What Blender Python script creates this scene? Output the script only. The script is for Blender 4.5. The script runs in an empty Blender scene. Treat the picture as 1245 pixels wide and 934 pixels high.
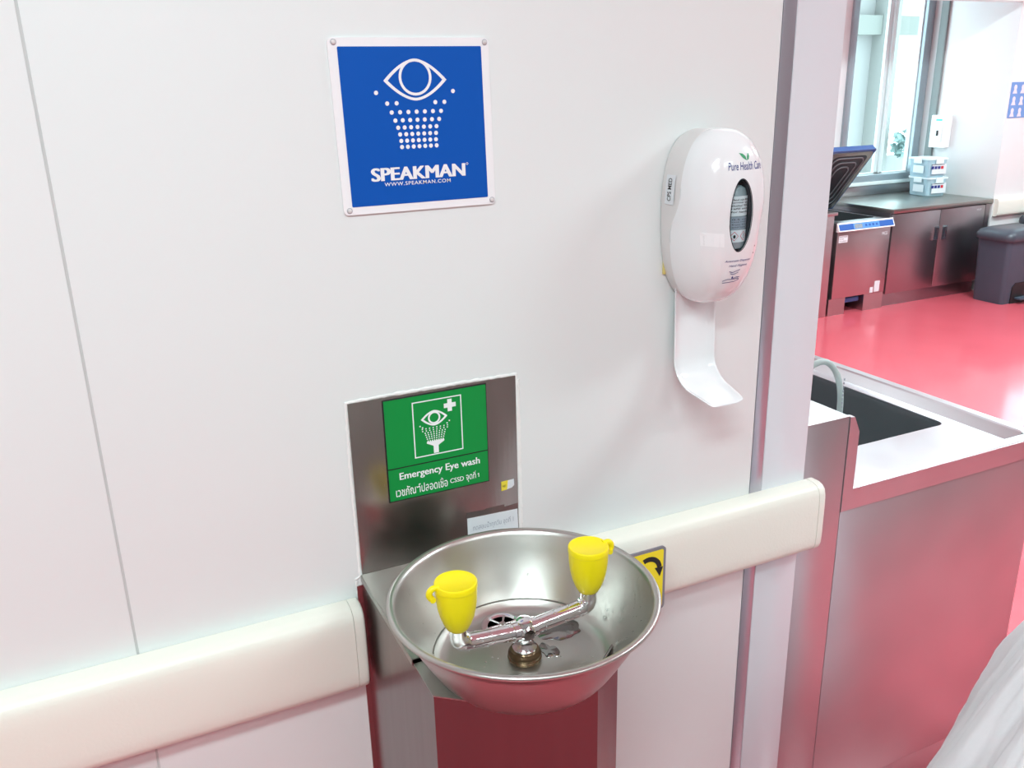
import bpy, bmesh, math, random
from mathutils import Vector, Matrix
R = math.radians
random.seed(4)
SC = bpy.context.scene
COL = SC.collection

# ------------------------------------------------------------------ camera
cam_data = bpy.data.cameras.new('camera')
cam = bpy.data.objects.new('camera', cam_data)
COL.objects.link(cam)
FPX = 1066.3
cam_data.sensor_fit = 'HORIZONTAL'
cam_data.sensor_width = 36.0
cam_data.lens = 36.0 * FPX / 1245.0
cam_data.clip_start = 0.02
PITCH, YAW, ROLL = -0.32582, 0.439419, -0.0241197
fw = Vector((math.sin(YAW)*math.cos(PITCH), math.cos(YAW)*math.cos(PITCH), math.sin(PITCH)))
rt = Vector((math.cos(YAW), -math.sin(YAW), 0))
up = rt.cross(fw)
rt2 = rt*math.cos(ROLL) + up*math.sin(ROLL)
up2 = -rt*math.sin(ROLL) + up*math.cos(ROLL)
M = Matrix(((rt2.x, up2.x, -fw.x, 0), (rt2.y, up2.y, -fw.y, -1.07), (rt2.z, up2.z, -fw.z, 1.5622), (0, 0, 0, 1)))
cam.matrix_world = M
SC.camera = cam

# ------------------------------------------------------------------ world, exposure, ceiling lights
w = bpy.data.worlds.new('sky'); SC.world = w; w.use_nodes = True
bg = w.node_tree.nodes['Background']
bg.inputs['Color'].default_value = (0.74, 0.94, 1.0, 1)
bg.inputs['Strength'].default_value = 4.2
SC.view_settings.view_transform = 'Standard'
SC.view_settings.look = 'None'
SC.view_settings.gamma = 1
SC.view_settings.exposure = 0.27
try: SC.view_settings.use_curve_mapping = False
except Exception: pass

CEIL = 2.75
LAMPS = [(-0.5, -1.55, 34), (1.1, -2.3, 8), (2.9, -0.9, 30), (-0.9, -2.2, 6), (2.6, 1.6, 40), (4.6, 0.3, 40), (5.0, 1.9, 46), (6.8, 1.6, 30), (-0.3, 2.2, 20)]

# ------------------------------------------------------------------ materials
MATS = {}
def mat(name, col, rough=0.5, metal=0.0, var=0.0, vscale=8.0, bump=0.0, bscale=60.0, stretch=None, coat=0.0,
        rvar=0.0, trans=0.0, ior=1.45, spec=None, emit=None, estr=0.0, col2=None):
    m = bpy.data.materials.new(name); m.use_nodes = True
    nt = m.node_tree; b = nt.nodes['Principled BSDF']
    b.inputs['Base Color'].default_value = (*col, 1)
    b.inputs['Roughness'].default_value = rough
    b.inputs['Metallic'].default_value = metal
    b.inputs['IOR'].default_value = ior
    if spec is not None: b.inputs['Specular IOR Level'].default_value = spec
    b.inputs['Coat Weight'].default_value = coat
    b.inputs['Coat Roughness'].default_value = 0.08
    b.inputs['Transmission Weight'].default_value = trans
    if emit: b.inputs['Emission Color'].default_value = (*emit, 1); b.inputs['Emission Strength'].default_value = estr
    tc = nt.nodes.new('ShaderNodeTexCoord'); mp = nt.nodes.new('ShaderNodeMapping')
    nt.links.new(tc.outputs['Object'], mp.inputs['Vector'])
    if stretch: mp.inputs['Scale'].default_value = stretch
    def noise(scale, detail=1):
        n = nt.nodes.new('ShaderNodeTexNoise'); n.inputs['Scale'].default_value = scale; n.inputs['Detail'].default_value = detail
        nt.links.new(mp.outputs[0], n.inputs['Vector']); return n
    if var > 0 or col2:
        n = noise(vscale); cr = nt.nodes.new('ShaderNodeValToRGB')
        cr.color_ramp.elements[0].position = 0.15; cr.color_ramp.elements[1].position = 0.85
        c2 = col2 or tuple(min(1, c*(1+var)) for c in col)
        cr.color_ramp.elements[0].color = (*[c*(1-var) for c in col], 1)
        cr.color_ramp.elements[1].color = (*c2, 1)
        nt.links.new(n.outputs['Fac'], cr.inputs['Fac']); nt.links.new(cr.outputs['Color'], b.inputs['Base Color'])
    if rvar > 0:
        n = noise(vscale*1.7); mr = nt.nodes.new('ShaderNodeMapRange')
        mr.inputs['From Min'].default_value = 0.15; mr.inputs['From Max'].default_value = 0.85
        mr.inputs['To Min'].default_value = max(0.02, rough-rvar); mr.inputs['To Max'].default_value = rough+rvar
        nt.links.new(n.outputs['Fac'], mr.inputs['Value']); nt.links.new(mr.outputs['Result'], b.inputs['Roughness'])
    if bump > 0:
        n = noise(bscale, 2); bp = nt.nodes.new('ShaderNodeBump'); bp.inputs['Strength'].default_value = bump
        bp.inputs['Distance'].default_value = 0.002
        nt.links.new(n.outputs['Fac'], bp.inputs['Height']); nt.links.new(bp.outputs['Normal'], b.inputs['Normal'])
    MATS[name] = m
    return m

wall_m = mat('wall_paint', (0.815, 0.845, 0.835), 0.28, var=0.012, vscale=1.5, bump=0.03, bscale=9)
wallb_m = mat('wall_plain', (0.76, 0.76, 0.76), 0.55, var=0.02, vscale=1.5)
wallr_m = mat('wall_rear_grey', (0.24, 0.24, 0.23), 0.6, var=0.03, vscale=1.5)  # unseen wall, coloured dark to dim what the steel plate reflects
column_m = mat('column_paint', (0.77, 0.79, 0.83), 0.16, var=0.01, vscale=2, bump=0.05, bscale=12)
alu_m = mat('anodised_trim', (0.50, 0.50, 0.56), 0.30, metal=0.75, var=0.03)
dark_gap = mat('dark_gap', (0.10, 0.10, 0.10), 0.8)
groove_m = mat('groove', (0.58, 0.60, 0.59), 0.5)
ceil_m = mat('ceiling_white', (0.80, 0.80, 0.80), 0.7, var=0.02)
floor_m = mat('red_epoxy', (0.70, 0.115, 0.150), 0.19, var=0.05, vscale=3, rvar=0.05, coat=0.3, spec=0.6)
cream_m = mat('cream_vinyl', (0.86, 0.845, 0.755), 0.34, var=0.012, vscale=4, bump=0.12, bscale=260)
steel_m = mat('brushed_steel', (0.40, 0.36, 0.34), 0.22, metal=1, var=0.06, vscale=4, rvar=0.03, bump=0.02, bscale=30, stretch=(8, 8, 0.5))
steelh_m = mat('brushed_steel_flat', (0.38, 0.385, 0.36), 0.32, metal=1, var=0.06, vscale=6, rvar=0.03, bump=0.03, bscale=30)
steelsink_m = mat('sink_front_steel', (0.58, 0.55, 0.575), 0.36, metal=0.84, var=0.10, vscale=5, rvar=0.05, bump=0.05, bscale=6)
sinktop_m = mat('sink_top_steel', (0.50, 0.50, 0.52), 0.33, metal=1, var=0.05, vscale=12, rvar=0.03)
basin_m = mat('basin_steel_shaded', (0.16, 0.18, 0.19), 0.5, metal=0.7, var=0.08, vscale=7)  # shade of the deep interior is put into this darker steel colour
pedestal_m = mat('pedestal_steel_dimmed', (0.195, 0.165, 0.16), 0.22, metal=1, var=0.06, vscale=4, rvar=0.03, bump=0.02, bscale=30, stretch=(8, 8, 0.5))  # copy of the brushed steel, darkened in colour for the dim floor it mirrors
bowl_m = mat('bowl_steel', (0.52, 0.51, 0.48), 0.33, metal=1, var=0.05, vscale=10, rvar=0.03, bump=0.03, bscale=120)
chrome_m = mat('chrome', (0.78, 0.79, 0.80), 0.10, metal=1, var=0.04, vscale=60, bump=0.12, bscale=130)
bronze_m = mat('dark_bronze', (0.14, 0.09, 0.05), 0.28, metal=0.8, var=0.3, vscale=60)
yellow_m = mat('yellow_plastic', (0.93, 0.74, 0.004), 0.33, var=0.01, bump=0.02)
white_pl = mat('white_plastic', (0.87, 0.875, 0.885), 0.14, var=0.006, coat=0.5)
housing_m = mat('housing_plastic', (0.72, 0.70, 0.69), 0.30, var=0.01)
white_paint = mat('sign_white', (0.92, 0.92, 0.93), 0.35, var=0.005)
blue_m = mat('sign_blue', (0.002, 0.092, 0.46), 0.45, var=0.04, vscale=5, spec=0.25)
green_m = mat('sign_green', (0.008, 0.28, 0.055), 0.45, var=0.03, vscale=8, spec=0.25)
black_m = mat('black_ink', (0.012, 0.012, 0.014), 0.5)
ink_blue = mat('blue_ink', (0.03, 0.04, 0.22), 0.4)
ink_faint = mat('faded_ink', (0.38, 0.40, 0.46), 0.5)
leaf_m = mat('leaf_green', (0.02, 0.30, 0.12), 0.4)
paper_m = mat('paper_white', (0.74, 0.77, 0.80), 0.5, var=0.03, vscale=40)
tape_m = mat('aged_tape', (0.17, 0.14, 0.13), 0.30, var=0.2, vscale=30, metal=0.5)
caulk_m = mat('white_sealant', (0.88, 0.88, 0.86), 0.4, var=0.03, vscale=60, bump=0.4, bscale=150)
label_y = mat('label_yellow', (0.85, 0.72, 0.06), 0.4)
sign_y = mat('push_yellow', (0.90, 0.74, 0.02), 0.35)
sign_grey = mat('flag_border', (0.22, 0.21, 0.24), 0.4)
darkpl = mat('dark_window', (0.03, 0.035, 0.045), 0.25)
bottle_m = mat('cartridge_grey', (0.30, 0.35, 0.38), 0.25, var=0.2, vscale=60)
label_m = mat('cartridge_label', (0.70, 0.74, 0.78), 0.4)
label_b = mat('cartridge_label_grey', (0.30, 0.35, 0.42), 0.4)
red_ink = mat('red_ink', (0.6, 0.03, 0.05), 0.5)
foam_m = mat('yellow_foam', (0.75, 0.62, 0.22), 0.6)
winframe_m = mat('window_alu', (0.36, 0.42, 0.46), 0.35, metal=0.4, var=0.04)
sash_m = mat('sash_white', (0.72, 0.80, 0.80), 0.4)
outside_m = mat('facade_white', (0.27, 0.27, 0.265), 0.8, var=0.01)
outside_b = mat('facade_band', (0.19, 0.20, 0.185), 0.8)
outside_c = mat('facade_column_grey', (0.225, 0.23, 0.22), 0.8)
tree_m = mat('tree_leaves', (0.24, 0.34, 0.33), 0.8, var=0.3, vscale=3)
mach_m = mat('machine_steel', (0.56, 0.50, 0.51), 0.35, metal=1, var=0.06, vscale=4, rvar=0.04)
cab_m = mat('cabinet_steel', (0.42, 0.41, 0.43), 0.33, metal=1, var=0.10, vscale=3, rvar=0.03, bump=0.04, bscale=5)
panel_blue = mat('panel_blue', (0.03, 0.12, 0.42), 0.3)
panel_light = mat('panel_light_blue', (0.10, 0.30, 0.70), 0.3)
lid_blue = mat('lid_blue', (0.06, 0.12, 0.32), 0.35)
gasket_m = mat('gasket_grey', (0.17, 0.175, 0.19), 0.5)
lid_in = mat('lid_inner_dark', (0.06, 0.06, 0.07), 0.3, metal=0.5)
bin_m = mat('bin_grey', (0.062, 0.080, 0.110), 0.42, var=0.05)
binlid_m = mat('bin_lid_grey', (0.06, 0.07, 0.09), 0.35)
conduit_m = mat('conduit_grey', (0.22, 0.25, 0.25), 0.5, var=0.05)
boxlid_m = mat('tub_white', (0.78, 0.88, 0.92), 0.35)
tub_m = mat('tub_clear_blue', (0.62, 0.84, 0.93), 0.2, trans=0.35, ior=1.2)
cont_m = mat('tub_contents', (0.25, 0.55, 0.75), 0.5, var=0.3, vscale=20)
poster_b = mat('poster_blue', (0.16, 0.30, 0.62), 0.4)
skin_pr = mat('poster_figures', (0.75, 0.68, 0.72), 0.5)
gown_m = mat('white_cloth', (0.82, 0.82, 0.84), 0.85, var=0.03, vscale=12, bump=0.25, bscale=90)
hose_m = mat('clear_hose', (0.72, 0.82, 0.80), 0.15, trans=0.35, ior=1.3)
lamp_m = mat('lamp_diffuser', (0.9, 0.9, 0.9), 0.5, emit=(1, 0.985, 0.96), estr=6.0)
lampf_m = mat('lamp_frame', (0.8, 0.8, 0.8), 0.5)
water_m = mat('water', (0.95, 0.97, 0.97), 0.02, trans=1.0, ior=1.33)
wet_m = mat('water_film', (0.30, 0.30, 0.285), 0.16, metal=1.0, var=0.06, vscale=20)
mint_ink = mat('mint_ink', (0.10, 0.62, 0.52), 0.5)

glass_m = bpy.data.materials.new('window_glass'); glass_m.use_nodes = True
nt = glass_m.node_tree; nt.nodes.clear()
o_ = nt.nodes.new('ShaderNodeOutputMaterial'); mx = nt.nodes.new('ShaderNodeMixShader'); tr = nt.nodes.new('ShaderNodeBsdfTransparent')
tr.inputs[0].default_value = (0.90, 0.97, 0.97, 1)
gl = nt.nodes.new('ShaderNodeBsdfGlossy'); gl.inputs['Roughness'].default_value = 0.02
fr = nt.nodes.new('ShaderNodeFresnel'); fr.inputs[0].default_value = 1.45; gg = nt.nodes.new('ShaderNodeNewGeometry'); mm = nt.nodes.new('ShaderNodeMath'); mm.operation = 'MULTIPLY_ADD'; mm.inputs[1].default_value = -0.76; mm.inputs[2].default_value = 1.45; nt.links.new(gg.outputs['Backfacing'], mm.inputs[0]); nt.links.new(mm.outputs[0], fr.inputs[0])
nt.links.new(fr.outputs[0], mx.inputs[0]); nt.links.new(tr.outputs[0], mx.inputs[1]); nt.links.new(gl.outputs[0], mx.inputs[2]); nt.links.new(mx.outputs[0], o_.inputs[0])

# ------------------------------------------------------------------ helpers
def origin(parent):
    v = Vector((0, 0, 0)); p = parent
    while p is not None: v = v + p.location; p = p.parent
    return v
def tag(o, label=None, cat=None, group=None, kind=None):
    if label: o['label'] = label
    if cat: o['category'] = cat
    if group: o['group'] = group
    if kind: o['kind'] = kind
    return o
def thing(name, loc, label, cat, group=None):
    o = bpy.data.objects.new(name, None); COL.objects.link(o); o.location = loc; o.empty_display_size = 0.05
    return tag(o, label, cat, group)
def mk(name, verts, faces, m, parent=None, smooth=False, base=None, mi=None):
    me = bpy.data.meshes.new(name)
    if parent is not None: off = origin(parent)
    else:
        if base is None:
            xs = [v[0] for v in verts]; ys = [v[1] for v in verts]; zs = [v[2] for v in verts]
            base = ((min(xs)+max(xs))/2, (min(ys)+max(ys))/2, min(zs))
        off = Vector(base)
    me.from_pydata([(v[0]-off.x, v[1]-off.y, v[2]-off.z) for v in verts], [], faces)
    ms = m if isinstance(m, (list, tuple)) else [m]
    for q in ms: me.materials.append(q)
    if mi: me.polygons.foreach_set('material_index', mi)
    bm = bmesh.new(); bm.from_mesh(me); bmesh.ops.recalc_face_normals(bm, faces=bm.faces); bm.to_mesh(me); bm.free()
    if smooth:
        me.polygons.foreach_set('use_smooth', [True]*len(me.polygons))
        try: me.set_sharp_from_angle(angle=R(smooth if smooth is not True else 40))
        except Exception: pass
    o = bpy.data.objects.new(name, me); COL.objects.link(o)
    if parent is not None: o.parent = parent
    else: o.location = off
    return o
class G:
    """collects geometry in world coordinates"""
    def __init__(s): s.v = []; s.f = []; s.mi = []
    def add(s, v, f, mi=0):
        b = len(s.v); s.v += [tuple(q) for q in v]; s.f += [tuple(b+i for i in q) for q in f]; s.mi += [mi]*len(f); return s
    def box(s, x0, x1, y0, y1, z0, z1, bev=0.0, mi=0):
        if bev > 0:
            bm = bmesh.new(); bmesh.ops.create_cube(bm, size=1)
            for v in bm.verts: v.co = Vector(((x0+x1)/2+v.co.x*(x1-x0), (y0+y1)/2+v.co.y*(y1-y0), (z0+z1)/2+v.co.z*(z1-z0)))
            bmesh.ops.bevel(bm, geom=bm.edges[:], offset=bev, segments=2, profile=0.5, affect='EDGES')
            bm.verts.index_update()
            s.add([v.co[:] for v in bm.verts], [[v.index for v in f.verts] for f in bm.faces], mi); bm.free(); return s
        v = [(x, y, z) for x in (x0, x1) for y in (y0, y1) for z in (z0, z1)]
        return s.add(v, [(0,1,3,2), (4,6,7,5), (0,4,5,1), (2,3,7,6), (0,2,6,4), (1,5,7,3)], mi)
    def prism(s, poly, ax, a, b, mi=0):
        """poly: 2D points in the two other axes, extruded along axis ax from a to b"""
        n = len(poly)
        def p(q, t): return {'x': (t, q[0], q[1]), 'y': (q[0], t, q[1]), 'z': (q[0], q[1], t)}[ax]
        v = [p(q, a) for q in poly]+[p(q, b) for q in poly]
        f = [tuple(range(n)), tuple(range(2*n-1, n-1, -1))]+[(i, (i+1) % n, n+(i+1) % n, n+i) for i in range(n)]
        return s.add(v, f, mi)
    def lathe(s, prof, c, seg=48, mi=0, axis='z'):
        v = []; f = []; n = len(prof)
        for k in range(seg):
            a = 2*math.pi*k/seg; ca, sa = math.cos(a), math.sin(a)
            for r, z in prof:
                if axis == 'z': v.append((c[0]+r*ca, c[1]+r*sa, c[2]+z))
                elif axis == 'y': v.append((c[0]+r*ca, c[1]+z, c[2]+r*sa))
                else: v.append((c[0]+z, c[1]+r*ca, c[2]+r*sa))
        for k in range(seg):
            k2 = (k+1) % seg
            for i in range(n-1): f.append((k*n+i, k2*n+i, k2*n+i+1, k*n+i+1))
        if prof[0][0] > 1e-6: f.append(tuple(k*n for k in range(seg)))
        if prof[-1][0] > 1e-6: f.append(tuple(k*n+n-1 for k in reversed(range(seg))))
        return s.add(v, f, mi)
    def tube(s, pts, r, seg=12, mi=0, caps=True):
        pts = [Vector(p) for p in pts]; n = len(pts); rs = r if isinstance(r, (list, tuple)) else [r]*n
        v = []; f = []; prev = None
        for i, p in enumerate(pts):
            t = (pts[min(i+1, n-1)]-pts[max(i-1, 0)]).normalized()
            if prev is None:
                h = Vector((0, 0, 1)) if abs(t.z) < 0.9 else Vector((0, 1, 0)); u = t.cross(h).normalized()
            else: u = (prev-t*prev.dot(t)).normalized()
            prev = u; w_ = t.cross(u)
            for k in range(seg):
                a = 2*math.pi*k/seg; v.append(tuple(p+(u*math.cos(a)+w_*math.sin(a))*rs[i]))
        for i in range(n-1):
            for k in range(seg): f.append((i*seg+k, i*seg+(k+1) % seg, (i+1)*seg+(k+1) % seg, (i+1)*seg+k))
        if caps: f.append(tuple(range(seg-1, -1, -1))); f.append(tuple((n-1)*seg+k for k in range(seg)))
        return s.add(v, f, mi)
    def xf(s, fn): s.v = [tuple(fn(*q)) for q in s.v]; return s
    def mk(s, name, m, parent=None, smooth=False, base=None):
        return mk(name, s.v, s.f, m, parent, smooth, base, s.mi if isinstance(m, (list, tuple)) else None)
def box(name, x0, x1, y0, y1, z0, z1, m, parent=None, bev=0.0):
    return G().box(x0, x1, y0, y1, z0, z1, bev).mk(name, m, parent, smooth=(30 if bev else False))
def rrect(x0, x1, z0, z1, r, n=5):
    p = []
    for cx, cz, a0 in ((x1-r, z1-r, 0), (x0+r, z1-r, 90), (x0+r, z0+r, 180), (x1-r, z0+r, 270)):
        for k in range(n+1):
            a = R(a0+90*k/n); p.append((cx+r*math.cos(a), cz+r*math.sin(a)))
    return p
def circle(cx, cz, r, n=16, rz=None): return [(cx+r*math.cos(2*math.pi*k/n), cz+(rz or r)*math.sin(2*math.pi*k/n)) for k in range(n)]
def loopband(g, outer, inner, y0, y1, mi=0):
    """ring between two matching outlines in the xz plane, y0 front"""
    n = len(outer)
    v = [(p[0], y0, p[1]) for p in outer]+[(p[0], y0, p[1]) for p in inner]+[(p[0], y1, p[1]) for p in outer]+[(p[0], y1, p[1]) for p in inner]
    f = []
    for i in range(n):
        j = (i+1) % n
        f += [(i, j, n+j, n+i), (2*n+i, 3*n+i, 3*n+j, 2*n+j), (i, 2*n+i, 2*n+j, j), (n+i, n+j, 3*n+j, 3*n+i)]
    g.add(v, f, mi)
def text_geo(s, bold=0.0, shear=0.0, space=1.0):
    cu = bpy.data.curves.new('txt', 'FONT'); cu.body = s; cu.size = 1.0; cu.offset = bold; cu.shear = shear
    cu.space_character = space; cu.resolution_u = 4
    o = bpy.data.objects.new('txt', cu); COL.objects.link(o)
    dg = bpy.context.evaluated_depsgraph_get(); dg.update()
    me = bpy.data.meshes.new_from_object(o.evaluated_get(dg))
    v = [tuple(q.co) for q in me.vertices]; f = [tuple(p.vertices) for p in me.polygons]
    bpy.data.objects.remove(o); bpy.data.curves.remove(cu); bpy.data.meshes.remove(me)
    return v, f
def text_into(g, s, x0, x1, z0, z1, y, bold=0.0, mi=0, fn=None, shear=0.0, space=1.0):
    """lettering stretched into the rectangle x0..x1, z0..z1 on the plane y (or through fn(x,z))"""
    v, f = text_geo(s, bold, shear, space)
    if not v: return g
    ax = min(q[0] for q in v); bx = max(q[0] for q in v); ay = min(q[1] for q in v); by = max(q[1] for q in v)
    out = []
    for q in v:
        x = x0+(q[0]-ax)/(bx-ax)*(x1-x0); z = z0+(q[1]-ay)/(by-ay)*(z1-z0)
        out.append(fn(x, z) if fn else (x, y, z))
    g.add(out, f, mi); return g

# ------------------------------------------------------------------ the setting
def setting(o, label=None): o['kind'] = 'structure'; return o
X0, X1, Y0, Y1 = -2.6, 9.0, -2.8, 4.08
fl = box('floor', X0-0.1, X1+0.1, Y0-0.1, Y1+0.1, -0.06, 0.0, floor_m); setting(fl)
ce = box('ceiling', X0-0.1, X1+0.1, Y0-0.1, Y1+0.1, CEIL, CEIL+0.06, ceil_m); setting(ce)
setting(box('wall_left', X0-0.1, X0, Y0, Y1, 0, CEIL, wallb_m))
setting(box('wall_rear', X0, X1, Y0-0.1, Y0, 0, CEIL, wallr_m))
setting(box('wall_right', X1, X1+0.1, Y0, 3.35, 0, CEIL, wallb_m))
# partition that carries the eyewash: core, facing panels, groove and corner post
wf = G().box(X0, 1.066, 0.012, 0.10, 0, CEIL).mk('wall_front', wallb_m); setting(wf)
for a, b in ((X0, -1.022), (-1.018, -0.0349), (-0.0319, 0.9505)):
    p = box('wall_panel', a, b, 0.0, 0.012, 0.0, CEIL, wall_m, wf, bev=0.0008)
box('joint_filler', -0.0358, -0.0312, 0.0012, 0.0119, 0.0, CEIL, groove_m, wf)
box('joint_filler', -1.023, -1.017, 0.0012, 0.0119, 0.0, CEIL, groove_m, wf)
box('edge_strip', 0.9515, 0.9765, -0.0005, 0.0119, 0.0, CEIL, alu_m, wf, bev=0.0008)
box('corner_post', 0.9772, 1.073, -0.001, 0.10, 0.0, CEIL, column_m, wf, bev=0.002)
# far window wall
wx0, wx1, wz0, wz1 = 5.225, 6.055, 0.80, 2.45
g = G().box(X0, wx0, Y1, Y1+0.1, 0, CEIL).box(wx1, 6.16, Y1, Y1+0.1, 0, CEIL).box(wx0, wx1, Y1, Y1+0.1, 0, wz0).box(wx0, wx1, Y1, Y1+0.1, wz1, CEIL)
wb = g.mk('wall_back', wallb_m); setting(wb)
# return wall beside the window and the wall that faces us to its right, with a second window
setting(box('wall_return', 6.06, 6.16, 3.35, Y1, 0, CEIL, wallb_m))
vx0, vx1, vz0, vz1 = 6.50, 8.4, 0.86, 2.3
g = G().box(6.16, vx0, 3.35, 3.45, 0, CEIL).box(vx1, X1, 3.35, 3.45, 0, CEIL).box(vx0, vx1, 3.35, 3.45, 0, vz0).box(vx0, vx1, 3.35, 3.45, vz1, CEIL)
setting(g.mk('wall_recess', wallb_m))
bk = box('trim_1', 5.0, 6.06, 3.30, 3.40, 2.045, CEIL, wallb_m); setting(bk)

def window(name, x0, x1, z0, z1, yw, mull):
    r = bpy.data.objects.new(name, None); COL.objects.link(r); r.location = ((x0+x1)/2, yw, z0); r['kind'] = 'structure'
    fw_ = 0.055
    g = G().box(x0, x0+fw_, yw-0.02, yw+0.06, z0, z1, 0.004).box(x1-fw_-0.02, x1, yw-0.02, yw+0.06, z0, z1, 0.004)
    g.box(x0+fw_, x1-fw_-0.02, yw-0.02, yw+0.06, z0, z0+0.05, 0.004).box(x0+fw_, x1-fw_-0.02, yw-0.02, yw+0.06, z1-0.05, z1, 0.004)
    g.mk('window_frame', winframe_m, r, 30)
    a, b = x0+fw_, x1-fw_-0.02
    for k, (p, q) in enumerate(((a, mull), (mull, b))):
        g = G(); t = 0.035; yy = yw+(0.012 if k else 0.03)
        g.box(p, p+(0.012 if k == 0 else t), yy, yy+0.025, z0+0.05, z1-0.05, 0.003).box(q-(t if k == 0 else 0.012), q, yy, yy+0.025, z0+0.05, z1-0.05, 0.003)
        g.box(p, q, yy, yy+0.025, z0+0.05, z0+0.062).box(p, q, yy, yy+0.025, z1-0.09, z1-0.05)
        s_ = g.mk('sash', sash_m, r)
        mk('pane', [(p+0.01, yy+0.012, z0+0.06), (q-0.01, yy+0.012, z0+0.06), (q-0.01, yy+0.012, z1-0.06), (p+0.01, yy+0.012, z1-0.06)], [(3, 2, 1, 0)], glass_m, s_)
    box('window_sill', x0-0.03, x1-0.005, yw-0.05, yw+0.02, z0-0.025, z0, sash_m, r, 0.004)
window('window_1', wx0, wx1, wz0, wz1, Y1, 5.67)
window('window_2', vx0, vx1, vz0, vz1, 3.35, 7.5)

# what stands outside the window
t = thing('neighbour_building', (13, 13, -3), 'pale concrete building seen through the far window', 'building')
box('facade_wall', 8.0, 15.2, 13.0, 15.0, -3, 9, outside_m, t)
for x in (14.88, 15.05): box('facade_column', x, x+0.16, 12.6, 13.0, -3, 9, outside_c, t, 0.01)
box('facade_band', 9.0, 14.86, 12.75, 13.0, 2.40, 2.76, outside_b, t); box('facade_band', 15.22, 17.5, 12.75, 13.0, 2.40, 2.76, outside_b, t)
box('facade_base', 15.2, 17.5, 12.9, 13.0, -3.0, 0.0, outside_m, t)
g = G(); rr = random.Random(5)
for k in range(240):
    a = rr.random()*6.28; b = math.acos(rr.uniform(-1, 1)); q = rr.random()**0.3
    c = Vector((15.45+0.40*q*math.sin(b)*math.cos(a), 12.2+0.4*q*math.sin(b)*math.sin(a), 0.28+0.33*q*math.cos(b)))
    d = Vector((rr.uniform(-1, 1), rr.uniform(-1, 1), rr.uniform(-1, 1))).normalized()*0.09; e = d.orthogonal()*0.6
    g.add([c-d, c+e, c+d, c-e], [(0, 1, 2, 3)])
t = thing('tree', (15.45, 12.2, -3), 'small pale tree outside the far window', 'tree')
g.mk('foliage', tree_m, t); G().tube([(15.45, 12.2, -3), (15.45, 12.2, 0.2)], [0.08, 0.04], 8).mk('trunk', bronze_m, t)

# ceiling lamps
LAMP_AT = ['above and in front of the blue wall sign', 'nearest the rear grey wall on the right', 'above the aisle before the sink unit', 'in the rear left corner',
           'above the hall just behind the sink unit', 'above the open red floor on the right', 'closest to the far steel cabinets', 'above the far right of the hall', 'behind the panelled partition']
for i, (lx, ly, pw) in enumerate(LAMPS):
    t = thing('ceiling_lamp', (lx, ly, CEIL-0.03), 'flush white ceiling light panel '+LAMP_AT[i], 'ceiling light', 'ceiling light panels')
    g = G(); loopb = [(lx-0.6, lx+0.6, ly-0.16, ly-0.15), (lx-0.6, lx+0.6, ly+0.15, ly+0.16), (lx-0.61, lx-0.6, ly-0.16, ly+0.16), (lx+0.6, lx+0.61, ly-0.16, ly+0.16)]
    for a, b, c, d in loopb: g.box(a, b, c, d, CEIL-0.03, CEIL)
    g.mk('frame', lampf_m, t)
    box('diffuser', lx-0.6, lx+0.6, ly-0.15, ly+0.15, CEIL-0.02, CEIL-0.001, lamp_m, t)
    ld = bpy.data.lights.new('lamp_light', 'AREA'); ld.shape = 'RECTANGLE'; ld.size = 1.15; ld.size_y = 0.28; ld.energy = pw; ld.color = (0.72, 0.975, 1.0)
    lo = bpy.data.objects.new('lamp_light', ld); COL.objects.link(lo); lo.parent = t; lo.location = (0, 0, -0.005)

# ------------------------------------------------------------------ bumper rails
RAILP = [(0.0, 0.888), (-0.018, 0.888), (-0.027, 0.885), (-0.033, 0.879), (-0.036, 0.869), (-0.037, 0.85), (-0.037, 0.79), (-0.036, 0.774), (-0.033, 0.765), (-0.027, 0.760), (-0.018, 0.757), (0.0, 0.757)]
def rail(x0, x1, y, dz, label, cap0, cap1):
    t = thing('bumper_rail', ((x0+x1)/2, y, 0.757+dz), label, 'wall bumper')
    a = x0+(0.016 if cap0 else 0); b = x1-(0.016 if cap1 else 0)
    G().prism([(y-0.0005+p[0], p[1]+dz) for p in RAILP], 'x', a, b).mk('rail_cover', cream_m, t, 50)
    for on, xa, s in ((cap0, x0, -1), (cap1, x1, 1)):
        if not on: continue
        g = G(); n = len(RAILP); rows = []
        yc, zc = 0.0, 0.8225
        for k, (d, sh) in enumerate(((0.0155, 1.0), (0.006, 1.0), (0.003, 0.985), (0.001, 0.955), (0.0, 0.90))):
            rows.append([(xa-s*d, y-0.0005+p[0]*sh*1.012, zc+dz+(p[1]-zc)*(1-(1-sh)*0.35)*1.004) for p in RAILP])
        v = [q for r_ in rows for q in r_]; f = []
        for i in range(len(rows)-1):
            for j in range(n-1): f.append((i*n+j, i*n+j+1, (i+1)*n+j+1, (i+1)*n+j))
        f.append(tuple(range((len(rows)-1)*n, len(rows)*n))); f.append(tuple(reversed(range(n))))
        g.add(v, f).mk('end_cap', cream_m, t, 50)
rail(X0+0.01, 0.2535, 0, 0, 'cream bumper rail along the wall left of the eyewash', False, True)
rail(0.5075, 1.094, 0, 0, 'cream bumper rail right of the eyewash, ending at the sink unit', False, True)
rail(6.075, X1-0.01, 3.35, -0.187, 'distant cream bumper rail on the wall behind the grey bins', False, False)

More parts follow.
